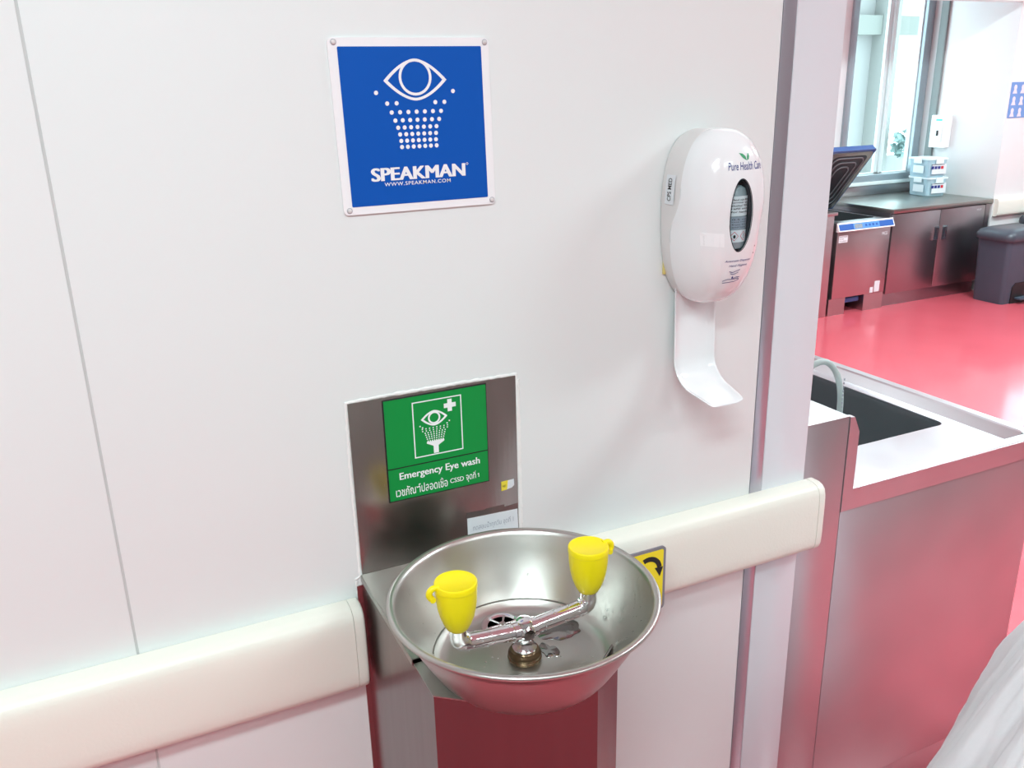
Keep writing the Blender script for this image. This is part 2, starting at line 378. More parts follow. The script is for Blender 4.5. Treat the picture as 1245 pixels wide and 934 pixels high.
# ------------------------------------------------------------------ blue wall sign
t = thing('wall_sign', (0.380, 0, 1.418), 'square blue enamel sign with white border, eye symbol and lettering', 'sign')
def tw(x, z):   # the sign hangs a touch out of square
    return (x+(1.52-z)*0.018, z)
pl = G().prism([tw(*p) for p in rrect(0.2785, 0.482, 1.418, 1.622, 0.006)], 'y', -0.003, -0.0002).mk('sign_plate', white_paint, t)
G().prism([tw(*p) for p in rrect(0.2895, 0.4715, 1.4275, 1.612, 0.0015)], 'y', -0.0034, -0.003).mk('blue_field', blue_m, t)
g = G(); yf = -0.0037
def arcpts(x0, x1, zc, h, n=24, pw=1.0):
    o = []
    for k in range(n+1):
        u = -1+2*k/n; o.append((x0+(x1-x0)*k/n, zc+h*(1-abs(u)**1.75)**pw))
    return o
def eye(g, cx, zc, hw, hu, hd, th, y0, y1, mi=0, irx=0.0205, irz=0.0215, icz=0.004, n=24):
    o = arcpts(cx-hw, cx+hw, zc, hu, n)+arcpts(cx-hw, cx+hw, zc, -hd, n)[::-1][1:-1]
    k = (hw-th*1.7)/hw; ku = (hu-th)/hu; kd = (hd-th)/hd
    i_ = arcpts(cx-hw*k, cx+hw*k, zc, hu*ku, n)+arcpts(cx-hw*k, cx+hw*k, zc, -hd*kd, n)[::-1][1:-1]
    loopband(g, o, i_, y0, y1, mi)
    loopband(g, circle(cx, zc+icz, irx, 40, irz), circle(cx, zc+icz, irx-th, 40, irz-th), y0-0.0001, y1, mi)
eye(g, 0.3815, 1.5735, 0.0405, 0.0245, 0.0235, 0.0032, yf, -0.0034, icz=0.0035, irx=0.0210, irz=0.0212)
def dotrow(g, x0, x1, n, z, r, y0=yf, y1=-0.0034):
    for k in range(n):
        x = x0+(x1-x0)*k/(n-1) if n > 1 else x0
        g.prism(circle(x, z, r, 12), 'y', y0, y1)
for row in ((0.331, 0.430, 2, 1.560), (0.344, 0.356, 2, 1.5475), (0.406, 0.418, 2, 1.5475), (0.349, 0.413, 7, 1.537), (0.353, 0.410, 7, 1.5275),
            (0.356, 0.406, 7, 1.519), (0.358, 0.405, 7, 1.511), (0.359, 0.4045, 7, 1.5033), (0.3595, 0.405, 7, 1.496)):
    dotrow(g, *row, 0.0026)
g.mk('eye_symbol', white_paint, t)
g = G()
for k in range(9): text_into(g, 'SPEAKMAN', 0.3175+0.00030*k, 0.4401+0.00030*k, 1.4565+0.0003*(k%2), 1.4722+0.0003*(k%2), yf-0.00003*k, bold=0.0, space=1.0)
text_into(g, 'WWW.SPEAKMAN.COM', 0.334, 0.4215, 1.4500, 1.4545, yf, bold=0.008, space=1.15)
loopband(g, circle(0.4452, 1.4715, 0.0016, 12), circle(0.4452, 1.4715, 0.0010, 12), yf, yf-0.0002)
g.mk('lettering', white_paint, t)
for x, z in ((0.284, 1.617), (0.475, 1.6165), (0.479, 1.4235), (0.2875, 1.4235)):
    s_ = G().lathe([(0.0, -0.0052), (0.0015, -0.0052), (0.0026, -0.0046), (0.0030, -0.003)], (x, 0, z), 16, axis='y').mk('screw_cap', housing_m, t, 40)
    G().lathe([(0.0030, -0.0033), (0.0036, -0.0033), (0.0036, -0.0029)], (x, 0, z), 16, axis='y').mk('washer', alu_m, s_)

# ------------------------------------------------------------------ eyewash station
ey = thing('eyewash_station', (0.385, -0.15, 0), 'stainless steel emergency eyewash with round bowl and two yellow spray caps', 'eyewash station')
PZ = 0.922
box('back_plate', 0.2635, 0.5075, -0.0025, -0.0002, 0.30, 1.1755, steel_m, ey, 0.0006)
G().box(0.2545, 0.2632, -0.0022, -0.0002, 0.05, 0.905).mk('wall_flange', steel_m, ey)
for z in (0.827, 0.30): G().lathe([(0.0, -0.0045), (0.0022, -0.0040), (0.0032, -0.0022)], (0.2565, 0, z), 12, axis='y').mk('screw', chrome_m, ey, 40)
# pedestal shell, half octagon in plan
plan = [(0.262, -0.003), (0.262, -0.286), (0.317, -0.330), (0.450, -0.330), (0.505, -0.286), (0.505, -0.003)]
th = 0.0015
def shell(plan, z0, z1, th):
    n = len(plan); g = G(); cx, cy = 0.3835, -0.15
    inn = [(p[0]+(cx-p[0])*0.014, p[1]+(cy-p[1])*0.012) for p in plan]
    v = [(p[0], p[1], z) for z in (z0, z1) for p in plan]+[(p[0], p[1], z) for z in (z0, z1) for p in inn]; f = []
    for i in range(n-1):
        f += [(i, i+1, n+i+1, n+i), (2*n+i, 3*n+i, 3*n+i+1, 2*n+i+1), (n+i, n+i+1, 3*n+i+1, 3*n+i)]
    return g.add(v, f)
shell(plan, 0.0, 0.9175, th).mk('pedestal', pedestal_m, ey)
# top plates with a round opening for the bowl
def ringplate(poly_fn, z0, z1, name, yclip0, yclip1):
    """horizontal sheet between outline and bowl opening, clipped to a y range"""
    bm = bmesh.new()
    N = 96; c = Vector((0.389, -0.26)); ri = 0.109
    out = []
    for k in range(N):
        a = 2*math.pi*k/N; d = Vector((math.cos(a), math.sin(a)))
        best = 9
        for i in range(len(poly_fn)):
            p = Vector(poly_fn[i]); q = Vector(poly_fn[(i+1) % len(poly_fn)]); e = q-p
            den = d.x*e.y-d.y*e.x
            if abs(den) < 1e-9: continue
            tt = ((p.x-c.x)*e.y-(p.y-c.y)*e.x)/den; uu = ((p.x-c.x)*d.y-(p.y-c.y)*d.x)/den
            if tt > 0 and -1e-6 <= uu <= 1+1e-6: best = min(best, tt)
        out.append(c+d*best)
    # snap exact corners
    for P_ in poly_fn:
        k = min(range(N), key=lambda i: (out[i]-Vector(P_)).length); out[k] = Vector(P_)
    vi = [bm.verts.new((c.x+min(ri, (out[k]-c).length*0.985)*math.cos(2*math.pi*k/N), c.y+min(ri, (out[k]-c).length*0.985)*math.sin(2*math.pi*k/N), z1)) for k in range(N)]
    vo = [bm.verts.new((o.x, o.y, z1)) for o in out]
    for k in range(N): bm.faces.new((vi[k], vo[k], vo[(k+1) % N], vi[(k+1) % N]))
    if yclip0 is not None:
        bmesh.ops.bisect_plane(bm, geom=bm.verts[:]+bm.edges[:]+bm.faces[:], plane_co=(0, yclip0, 0), plane_no=(0, -1, 0), clear_outer=True)
    if yclip1 is not None:
        bmesh.ops.bisect_plane(bm, geom=bm.verts[:]+bm.edges[:]+bm.faces[:], plane_co=(0, yclip1, 0), plane_no=(0, 1, 0), clear_outer=True)
    r_ = bmesh.ops.extrude_face_region(bm, geom=bm.faces[:])
    for v in r_['geom']:
        if isinstance(v, bmesh.types.BMVert): v.co.z = z0
    bm.verts.index_update()
    g = G().add([v.co[:] for v in bm.verts], [[v.index for v in f.verts] for f in bm.faces]); bm.free()
    return g.mk(name, steelh_m, ey)
full = [(0.2615, -0.003), (0.2615, -0.2862), (0.3168, -0.3305), (0.4502, -0.3305), (0.5055, -0.2862), (0.5055, -0.003)]
ringplate(full, PZ-0.0015, PZ, 'top_plate', -0.2175, None)
ringplate(full, 0.9165, 0.918, 'front_collar', None, -0.221)
for a in (0.2605, 0.5055): G().box(a, a+0.0013, -0.2175, -0.003, 0.9125, PZ-0.0008).mk('top_plate_lip', steelh_m, ey)
# bowl
BC = (0.389, -0.26, 0)
prof = [(0.0, 0.9100), (0.05, 0.9097), (0.090, 0.9095), (0.098, 0.9105), (0.105, 0.9150), (0.111, 0.9225), (0.120, 0.937), (0.132, 0.957), (0.1425, 0.978), (0.1495, 0.9945),
        (0.1515, 0.9985), (0.1545, 1.0008), (0.1585, 1.0005), (0.1603, 0.9985), (0.1600, 0.9960), (0.157, 0.9945),
        (0.1505, 0.9935), (0.1440, 0.978), (0.1335, 0.957), (0.1215, 0.936), (0.112, 0.9205), (0.105, 0.9110), (0.097, 0.9055), (0.085, 0.9040), (0.0, 0.9040)]
bowl = G().lathe(prof, BC, 128).mk('bowl', bowl_m, ey, 60)
# drain
dr = G().lathe([(0.027, 0.9100), (0.0275, 0.9120), (0.0255, 0.9130), (0.022, 0.9120), (0.019, 0.9102), (0.019, 0.9099)], (0.393, -0.188, 0), 40).mk('drain_ring', chrome_m, ey, 50)
G().lathe([(0.0, 0.9103), (0.0195, 0.9103)], (0.393, -0.188, 0), 32).mk('drain_hole', wet_m, dr)
g = G()
for a in (0, 60, 120):
    c, s_ = math.cos(R(a)), math.sin(R(a)); g.tube([(0.393-0.019*c, -0.188-0.019*s_, 0.9112), (0.393+0.019*c, -0.188+0.019*s_, 0.9112)], 0.0016, 8)
g.lathe([(0.0, 0.914), (0.004, 0.9135), (0.0055, 0.911), (0.0055, 0.9103)], (0.393, -0.188, 0), 16).mk('strainer', chrome_m, dr, 50)
# hub
G().lathe([(0.0203, 0.9095), (0.0208, 0.9125), (0.0197, 0.9140), (0.0203, 0.9155), (0.0198, 0.9190), (0.0182, 0.9205), (0.0175, 0.9225), (0.012, 0.9230)], BC, 40).mk('base_nut', bronze_m, ey, 40)
hub = G().lathe([(0.0150, 0.9228), (0.0150, 0.9260), (0.0125, 0.9290), (0.0108, 0.9330), (0.0105, 0.9400), (0.0120, 0.9430), (0.0125, 0.9500), (0.0115, 0.9570), (0.0095, 0.9600), (0.0095, 0.9625), (0.006, 0.9645), (0.0, 0.9648)], BC, 32)
hub.lathe([(0.0, -0.0145), (0.0075, -0.0145), (0.0098, -0.0125), (0.0105, 0.0)], (0.389, -0.26, 0.9490), 8, axis='y')
hub.lathe([(0.0105, -0.0155), (0.0118, -0.0150), (0.0118, 0.0150), (0.0105, 0.0155)], (0.389, -0.26, 0.9490), 20, axis='x')
hub.mk('hub', chrome_m, ey, 35)
for s_, cx in ((-1, 0.3048), (1, 0.4770)):
    d = abs(cx-0.389)
    pts = [(0.389+s_*0.008, -0.26, 0.9490)]
    for k in range(7): pts.append((0.389+s_*(0.014+(d-0.028)*k/6), -0.26, 0.9495+0.0055*k/6))
    for k in range(1, 9):
        a = R(90*k/8); pts.append((0.389+s_*(d-0.014+0.014*math.sin(a)), -0.26, 0.955+0.014*(1-math.cos(a))))
    pts.append((cx, -0.26, 0.980))
    rr = [0.0100]*8+[0.0103, 0.0108, 0.0113, 0.0116, 0.0116, 0.0113, 0.0108, 0.0102, 0.0098]
    rr = (rr+[0.0096]*20)[:len(pts)]
    arm = G().tube(pts, rr, 20).mk('spray_arm', chrome_m, ey, 60)
    cp = (cx, -0.26, 0)
    head = G().lathe([(0.006, 0.9765), (0.0110, 0.9768), (0.0130, 0.9790), (0.0165, 0.9860), (0.0198, 0.9950), (0.0222, 1.0060), (0.0236, 1.0180), (0.0241, 1.0290), (0.0241, 1.0310), (0.0, 1.0310)], cp, 40).mk('spray_head', yellow_m, ey, 50)
    G().lathe([(0.0, 1.0311), (0.0242, 1.0311), (0.0247, 1.0318), (0.0247, 1.0372), (0.0240, 1.0385), (0.0226, 1.0388), (0.0215, 1.0381), (0.0, 1.0379)], cp, 40).mk('dust_cap', yellow_m, head, 35)
    g = G(); ex = cx+s_*0.0245
    hp = []
    for k in range(11):
        a = R(100-150*k/10); hp.append((ex+s_*(0.0015+0.0062*math.cos(a)), 1.0300+0.0068*math.sin(a)))
    g.tube([(cx+s_*0.020, -0.26, 1.0365)]+[(p[0], -0.26, p[1]) for p in hp], 0.0038, 10)
    g.lathe([(0.0, -0.0042), (0.0034, -0.0042), (0.0034, 0.0042), (0.0, 0.0042)], (ex+s_*0.0045, -0.26, 1.0240), 14, axis='y')
    g.mk('cap_hinge', yellow_m, head, 40)
# push flag behind the bowl
fl_ = G().prism([(x-(z-0.85)*0.0, z-(x-0.66)*0.0) for x, z in rrect(0.612, 0.7055, 0.7935, 0.902, 0.007)], 'y', -0.103, -0.100).mk('push_flag', sign_grey, ey)
fl_['label'] = 'yellow push flag with grey border and black curved arrow'
G().prism(rrect(0.6165, 0.7010, 0.798, 0.8975, 0.003), 'y', -0.1034, -0.103).mk('yellow_face', sign_y, fl_)
g = G()
o1 = []; i1 = []
for k in range(13):
    a = R(118-112*k/12); o1.append((0.6745+0.0235*math.cos(a), 0.8665+0.0235*math.sin(a))); i1.append((0.6745+0.0155*math.cos(a), 0.8665+0.0155*math.sin(a)))
g.prism(o1+i1[::-1], 'y', -0.1038, -0.1034)
g.prism([(0.6855, 0.8685), (0.7005, 0.8680), (0.6950, 0.8520)], 'y', -0.1038, -0.1034)
g.prism([(0.655, 0.872), (0.668, 0.872), (0.668, 0.860), (0.655, 0.852)], 'y', -0.1038, -0.1034)
g.mk('arrow_print', black_m, fl_)
g = G(); g.tube([(0.676, -0.1036, 0.858), (0.683, -0.1036, 0.853), (0.678, -0.1036, 0.842), (0.687, -0.1036, 0.846), (0.684, -0.1036, 0.834), (0.690, -0.1036, 0.826)], 0.0006, 6)
g.mk('hand_print', black_m, fl_)
G().tube([(0.500, -0.12, 0.80), (0.56, -0.12, 0.815), (0.63, -0.105, 0.83)], 0.005, 10).mk('flag_rod', chrome_m, ey, 40)
G().lathe([(0.012, 0), (0.012, 0.016), (0.009, 0.020), (0.0, 0.020)], (0.505, -0.12, 0.80), 20, axis='x').mk('valve_stub', chrome_m, ey, 40)
# sealant bead round the plate
def bead(pts, wmax, name='sealant_bead'):
    g = G(); rr = random.Random(8); full_ = []
    for (a, b) in zip(pts[:-1], pts[1:]):
        n = max(2, int(math.dist(a, b)/0.004))
        for k in range(n): full_.append((a[0]+(b[0]-a[0])*k/n, a[1]+(b[1]-a[1])*k/n))
    full_.append(pts[-1])
    P3 = [(p[0]+rr.uniform(-0.0006, 0.0006), -0.0006, p[1]+rr.uniform(-0.0006, 0.0006)) for p in full_]
    g.tube(P3, [wmax*(0.75+0.5*rr.random()) for _ in P3], 8)
    return g.xf(lambda x, y, z: (x, min(-0.0002, -0.0006+(y+0.0006)*0.45), z)).mk(name, caulk_m, ey, 60)
bead([(0.2615, 0.905), (0.261, 1.00), (0.2605, 1.10), (0.262, 1.1765), (0.33, 1.1775)], 0.0022)
bead([(0.33, 1.1775), (0.45, 1.1775), (0.5085, 1.1765), (0.5105, 1.10), (0.5105, 1.00), (0.5105, 0.90)], 0.0026)
bead([(0.5128, 1.168), (0.5130, 1.03), (0.5130, 0.94)], 0.0020)
bead([(0.2535, 0.915), (0.2575, 0.917), (0.262, 0.921), (0.268, 0.9225)], 0.0022)
bead([(0.2550, 0.912), (0.2555, 0.905), (0.2575, 0.900), (0.2552, 0.893)], 0.0022)

# water in the bowl
g = G(); rr = random.Random(3)
def blob(cx, cy, rx, ry, seed, z=0.9104):
    q = random.Random(seed); ph = [q.random()*6.28 for _ in range(5)]
    pts = []
    for k in range(40):
        a = 2*math.pi*k/40; m_ = 1+0.16*math.sin(2*a+ph[0])+0.12*math.sin(3*a+ph[1])+0.08*math.sin(5*a+ph[2])+0.04*math.sin(9*a+ph[3])
        pts.append((cx+rx*m_*math.cos(a), cy+ry*m_*math.sin(a)))
    n = 40
    v = [(p[0], p[1], z-0.0005) for p in pts]+[(cx+(p[0]-cx)*0.96, cy+(p[1]-cy)*0.96, z+0.0003) for p in pts]+[(cx, cy, z+0.0003)]
    g.add(v, [(k, (k+1) % n, n+(k+1) % n, n+k) for k in range(n)]+[(n+k, n+(k+1) % n, 2*n) for k in range(n)])
for a in ((0.455, -0.232, 0.026, 0.020, 1), (0.330, -0.285, 0.014, 0.009, 2), (0.345, -0.300, 0.010, 0.012, 6), (0.421, -0.262, 0.010, 0.016, 9)): blob(*a)
tag(g.mk('puddle', wet_m, None, 60), 'thin water puddles lying on the floor of the eyewash bowl', 'water', kind='stuff')
g = G()
def wallr(z):
    for (r0, z0), (r1, z1) in zip(prof[3:10], prof[4:11]):
        if z0 <= z <= z1: return r0+(r1-r0)*(z-z0)/(z1-z0)
    return 0.1
def ball(c, r, fz=1.0, nrm=None):
    v = []; f = []; S, T = 8, 5
    for i in range(T+1):
        p = math.pi*i/T
        for k in range(S):
            a = 2*math.pi*k/S; v.append((c[0]+r*math.sin(p)*math.cos(a), c[1]+r*math.sin(p)*math.sin(a), c[2]+fz*r*math.cos(p)))
    for i in range(T):
        for k in range(S): f.append((i*S+k, i*S+(k+1) % S, (i+1)*S+(k+1) % S, (i+1)*S+k))
    g.add(v, f)
for k in range(90):
    a = rr.uniform(-0.5, 2.6) if k < 60 else rr.uniform(-0.6, 0.5); z = rr.uniform(0.925, 0.985); r_ = wallr(z)-0.0003
    ball((0.389+r_*math.cos(a), -0.26+r_*math.sin(a), z), rr.choice((0.0009, 0.0012, 0.0015, 0.0026 if k > 60 else 0.0012)), 1.25)
for k in range(60):
    s_ = rr.choice((-1, 1)); tt = rr.uniform(0.018, 0.078)
    an = rr.uniform(0.3, 2.6) if rr.random() < 0.6 else rr.uniform(-0.6, 0.2)
    ball((0.389+s_*tt, -0.26-0.0100*math.cos(an), 0.9495+0.0055*(tt-0.014)/0.06+0.0100*math.sin(an)), rr.uniform(0.0008, 0.0016))
for k in range(26):
    s_, cx = rr.choice(((-1, 0.3048), (1, 0.4770))); z = rr.uniform(0.985, 1.02); r_ = 0.0165+(z-0.986)*0.20; a = rr.uniform(3.3, 6.0)
    ball((cx+r_*math.cos(a), -0.26+r_*math.sin(a), z), rr.uniform(0.0006, 0.0011))
for k in range(14): ball((rr.uniform(0.33, 0.47), rr.uniform(-0.31, -0.22), 0.9103), rr.uniform(0.0006, 0.0013), 0.4)
tag(g.mk('water_droplets', water_m, None, 80), 'scattered clear water drops clinging to bowl and spray arms', 'water', kind='stuff')

# green safety sign on the steel plate
t = thing('safety_sign', (0.385, -0.0026, 1.022), 'green emergency eye wash sign with English and Thai lettering', 'sign')
yb = -0.0026
box('sign_board', 0.3095, 0.4610, yb-0.0016, yb, 1.022, 1.1725, black_m, t, 0.0004)
G().box(0.3112, 0.4597, yb-0.0020, yb-0.0015, 1.0723, 1.1708).box(0.3112, 0.4597, yb-0.0020, yb-0.0015, 1.0238, 1.0705).mk('green_field', green_m, t)
g = G(); yf = yb-0.0023; y1 = yb-0.0019
loopband(g, [(0.3505, 1.081), (0.4225, 1.081), (0.4225, 1.1625), (0.3505, 1.1625)], [(0.3520, 1.0825), (0.4210, 1.0825), (0.4210, 1.1610), (0.3520, 1.1610)], yf, y1)
eye(g, 0.3815, 1.1355, 0.0195, 0.0112, 0.0112, 0.0024, yf, y1, irx=0.0090, irz=0.0090, icz=0.0004)
g.prism([(0.3965, 1.1468), (0.4018, 1.1468), (0.4018, 1.1412), (0.4082, 1.1412), (0.4082, 1.1468), (0.4140, 1.1468), (0.4140, 1.1532), (0.4082, 1.1532), (0.4082, 1.1588), (0.4018, 1.1588), (0.4018, 1.1532), (0.3965, 1.1532)], 'y', yf, y1)
for i in range(7):
    z = 1.1215-i*0.0031; hw = 0.0165-0.0009*i if i > 1 else 0.0185-0.0004*i
    for k in range(8): 
        x = 0.382-hw+2*hw*k/7; g.box(x-0.0008, x+0.0008, yf, y1, z-0.0008, z+0.0008)
for x, z in ((0.3605, 1.1265), (0.364, 1.1238), (0.4035, 1.1275), (0.400, 1.1245)): g.box(x-0.0009, x+0.0009, yf, y1, z-0.0009, z+0.0009)
g.prism([(0.3690, 1.1020), (0.3945, 1.1020), (0.3945, 1.0995), (0.3890, 1.0965), (0.3858, 1.0945), (0.3858, 1.0835), (0.3785, 1.0835), (0.3785, 1.0945), (0.3750, 1.0965), (0.3690, 1.0995)], 'y', yf, y1)
g.mk('eyewash_symbol', white_paint, t)
g = G(); text_into(g, 'Emergency Eye wash', 0.3265, 0.4465, 1.0505, 1.0640, yf, bold=0.008)
for k in (1, 2): text_into(g, 'Emergency Eye wash', 0.3265+0.00022*k, 0.4465+0.00022*k, 1.0505, 1.0640, yf-0.00003*k, bold=0.008)
text_into(g, 'เวชภัณฑ์ปลอดเชื้อ', 0.3200, 0.3965, 1.0290, 1.0440, yf, bold=0.008)
for k in (0, 1): text_into(g, 'CSSD', 0.4003+0.0002*k, 0.4210+0.0002*k, 1.0325, 1.0395, yf-0.00003*k)
text_into(g, 'จุดที่', 0.4248, 0.4400, 1.0285, 1.0440, yf, bold=0.008)
g.prism([(0.4440, 1.0330), (0.4450, 1.0330), (0.4450, 1.0390), (0.4442, 1.0390), (0.4428, 1.0380), (0.4428, 1.0373), (0.4440, 1.0378)], 'y', yf, y1)
g.mk('lettering', white_paint, t)
t = thing('sticker', (0.491, -0.0026, 1.001), 'small torn yellow and white sticker on the steel plate beside the green sign', 'sticker')
G().prism([(0.4805, 1.0012), (0.4805, 1.0160), (0.4912, 1.0163), (0.4895, 1.0020)], 'y', -0.0031, -0.0026).mk('yellow_half', label_y, t)
G().prism([(0.4896, 1.0020), (0.4912, 1.0162), (0.5010, 1.0165), (0.5012, 1.0065), (0.4975, 1.0035)], 'y', -0.0030, -0.0026).mk('white_half', paper_m, t)
g = G(); text_into(g, 'WET', 0.4820, 0.4880, 1.0065, 1.0100, -0.0033, bold=0.01); g.mk('print', black_m, t)
t = thing('note_label', (0.465, -0.0026, 0.935), 'white handwritten paper label low on the steel plate, partly behind the bowl', 'label')
G().prism([(0.4245, 0.9300), (0.4245, 0.9695), (0.5055, 0.9665), (0.5065, 0.9300)], 'y', -0.0031, -0.0026).mk('paper', paper_m, t)
g = G(); text_into(g, 'ทดสอบน้ำทุกวัน จุดที่ 1', 0.433, 0.4985, 0.9455, 0.9575, -0.0033); g.mk('handwriting', ink_faint, t)
t = thing('tape_residue', (0.47, -0.0026, 0.966), 'dark patch of old tape residue on the steel plate above the paper label', 'tape')
G().prism([(0.423, 0.9705), (0.424, 0.9790), (0.4535, 0.9775), (0.4540, 0.9790), (0.484, 0.9785), (0.484, 0.9745), (0.5065, 0.9760), (0.5065, 0.9672)], 'y', -0.0029, -0.0025).mk('tape_strip', tape_m, t)

# ------------------------------------------------------------------ dispenser
dp = thing('soap_dispenser', (0.808, 0, 1.25), 'white egg-shaped automatic hand sanitiser dispenser with drip tray', 'dispenser')
DX, DZ0, DZ1 = 0.808, 1.252, 1.503
DZC = 1.39
def outline(a, k=1.0):
    """front outline, a from 0 (right) anticlockwise"""
    c, s = math.cos(a), math.sin(a)
    e = 2/2.6
    hw = 0.0620
    x = hw*math.copysign(abs(c)**e, c); z = (DZ1-DZC if s > 0 else DZC-DZ0)*math.copysign(abs(s)**e, s)
    if s < 0: x *= 1-0.03*(abs(s)**2)
    return DX+x*k, DZC+z*k
def seam_y(z):
    u = (z-1.355)/0.055; u = max(0, min(1, u)); u = u*u*(3-2*u)
    return -(0.026+0.022*u)
N = 96; FY = -0.112
def radial(x, z):
    """ratio 0..1 of (x,z) to outline, by bisection on angle"""
    a = math.atan2((z-DZC)/0.125, (x-DX)/0.0620)
    for _ in range(12):
        ox, oz = outline(a); a2 = math.atan2(oz-DZC, ox-DX); t_ = math.atan2(z-DZC, x-DX); d = (t_-a2+math.pi) % (2*math.pi)-math.pi; a += d*0.8
    ox, oz = outline(a); return math.hypot(x-DX, z-DZC)/max(1e-6, math.hypot(ox-DX, oz-DZC)), a
EX = 2.5
def front_pt(a, t_):
    k = (1-t_**EX)**(1/EX); ox, oz = outline(a, k); sy = seam_y(outline(a)[1])
    return (ox, sy+t_*(FY-sy), oz)
def surf(x, z, lift=0.0004):
    k, a = radial(x, z); k = min(k, 0.999); t_ = (1-k**EX)**(1/EX); sy = seam_y(outline(a)[1])
    return (x, sy+t_*(FY-sy)-lift, z)
# housing
v = []; f = []; rows = []
for (d, k) in ((0.0, 0.93), (0.0, 0.965), (0.12, 0.985), (0.5, 0.985), (1.0, 0.975)):
    rows.append([(outline(2*math.pi*i/N, k)[0], -0.001+d*(seam_y(outline(2*math.pi*i/N)[1])+0.001), outline(2*math.pi*i/N, k)[1]) for i in range(N)])
v = [q for r_ in rows for q in r_]
for j in range(len(rows)-1):
    for i in range(N): f.append((j*N+i, j*N+(i+1) % N, (j+1)*N+(i+1) % N, (j+1)*N+i))
f.append(tuple(range(N))); f.append(tuple((len(rows)-1)*N+i for i in range(N)))
mk('housing', v, f, housing_m, dp, 50)
# cover
v = []; f = []; K = 22
rim = [(outline(2*math.pi*i/N, 0.985)[0], seam_y(outline(2*math.pi*i/N)[1])+0.0008, outline(2*math.pi*i/N, 0.985)[1]) for i in range(N)]
v += rim
for j in range(K):
    t_ = math.sin(math.pi/2*(j/K))**1.15
    for i in range(N): v.append(front_pt(2*math.pi*i/N, t_))
v.append((DX, FY, DZC)); last = len(v)-1
for j in range(K):
    for i in range(N): f.append((j*N+i, j*N+(i+1) % N, (j+1)*N+(i+1) % N, (j+1)*N+i))
for i in range(N): f.append((K*N+i, K*N+(i+1) % N, last))
f.append(tuple(reversed(range(N))))
cover = mk('front_cover', v, f, white_pl, dp, 70)
# cut the viewing window
WX, WZ, WA, WB = 0.8045, 1.3885, 0.0185, 0.0495
cut = G().prism(circle(WX, WZ, WA, 48, WB), 'y', -0.14, -0.085).mk('cutter', darkpl)
md = cover.modifiers.new('cut', 'BOOLEAN'); md.object = cut; md.operation = 'DIFFERENCE'; md.solver = 'EXACT'
dg = bpy.context.evaluated_depsgraph_get(); dg.update()
nm = bpy.data.meshes.new_from_object(cover.evaluated_get(dg)); cover.modifiers.clear(); cover.data = nm
bpy.data.objects.remove(cut)
try: nm.set_sharp_from_angle(angle=R(50))
except Exception: pass
G().prism(circle(WX, WZ, WA-0.0003, 48, WB-0.0003), 'y', -0.0862, -0.085).mk('window_recess', darkpl, dp)
g = G(); n = 48; vv = []
for i in range(n):
    a = 2*math.pi*i/n; p = surf(WX+(WA-0.0007)*math.cos(a), WZ+(WB-0.0007)*math.sin(a), -0.0006); vv += [p, (p[0], -0.0862, p[2])]
g.add(vv, [(2*i, 2*((i+1) % n), 2*((i+1) % n)+1, 2*i+1) for i in range(n)]).mk('window_shade_sleeve', darkpl, dp, 60)  # added dark lining; its colour puts shade on the walls of the cut
v = []; g = G()
cart = G().lathe([(0.0, -0.046), (0.0135, -0.046), (0.0165, -0.043), (0.0168, 0.024), (0.013, 0.036), (0.006, 0.040), (0.0, 0.041)], (WX, -0.0985, WZ), 28)
cart.xf(lambda x, y, z: (x, -0.0985+(y+0.0985)*0.55 if y < -0.0985 else -0.0985+(y+0.0985)*0.7, z)).mk('cartridge', bottle_m, dp, 50)
def cyl_pt(x, z): 
    q = min(0.999, abs(x-WX)/0.0172); return (x, -0.0989-0.0172*0.55*math.sqrt(1-q*q), z)
def cyl_patch(x0, x1, z0, z1, name, m, par, lift=0.0):
    n = 10; vv = []; ff = []
    for i in range(n+1):
        x = x0+(x1-x0)*i/n; p = cyl_pt(x, 0)
        vv += [(x, p[1]-lift, z0), (x, p[1]-lift, z1)]
    for i in range(n): ff.append((2*i, 2*i+2, 2*i+3, 2*i+1))
    return mk(name, vv, ff, m, par)
lb = cyl_patch(WX-0.0160, WX+0.0160, 1.3880, 1.4150, 'cartridge_label', label_m, dp)
cyl_patch(WX-0.0160, WX+0.0160, 1.3700, 1.3865, 'cartridge_label', label_b, dp)
cyl_patch(WX-0.0160, WX+0.0160, 1.3520, 1.3690, 'cartridge_label', label_m, dp)
g = G(); fnc = lambda x, z: (x, cyl_pt(x, z)[1]-0.0003, z)
for i, z in enumerate((1.4090, 1.4050, 1.4010, 1.3970, 1.3925)): text_into(g, ('Hand rub 450', 'sanitiser gel', 'alcohol 70%', 'refill unit', 'for hands')[i], WX-0.0135, WX+0.0135, z, z+0.0026, 0, fn=fnc, bold=0.01)
for i, z in enumerate((1.3825, 1.3790, 1.3755, 1.3720)): text_into(g, ('0.5 ml', 'keep away', 'from fire', 'and heat')[i], WX-0.012, WX+0.012, z, z+0.002, 0, fn=fnc)
text_into(g, '!', WX+0.0072, WX+0.0082, 1.3575, 1.3640, 0, fn=fnc, bold=0.02)
g.add([fnc(*p) for p in circle(WX-0.0075, 1.3600, 0.0018, 10, 0.0026)], [tuple(range(10))])
g.mk('label_print', black_m, dp)
g = G()
for cx_ in (WX-0.0075, WX+0.0077):
    o = [(cx_-0.0064, 1.3605), (cx_, 1.3540), (cx_+0.0064, 1.3605), (cx_, 1.3670)]; i_ = [(cx_+(p[0]-cx_)*0.86, 1.3605+(p[1]-1.3605)*0.86) for p in o]
    vv = [fnc(*p) for p in o+i_]; g.add(vv, [(k, (k+1) % 4, 4+(k+1) % 4, 4+k) for k in range(4)])
g.mk('hazard_diamonds', red_ink, dp)
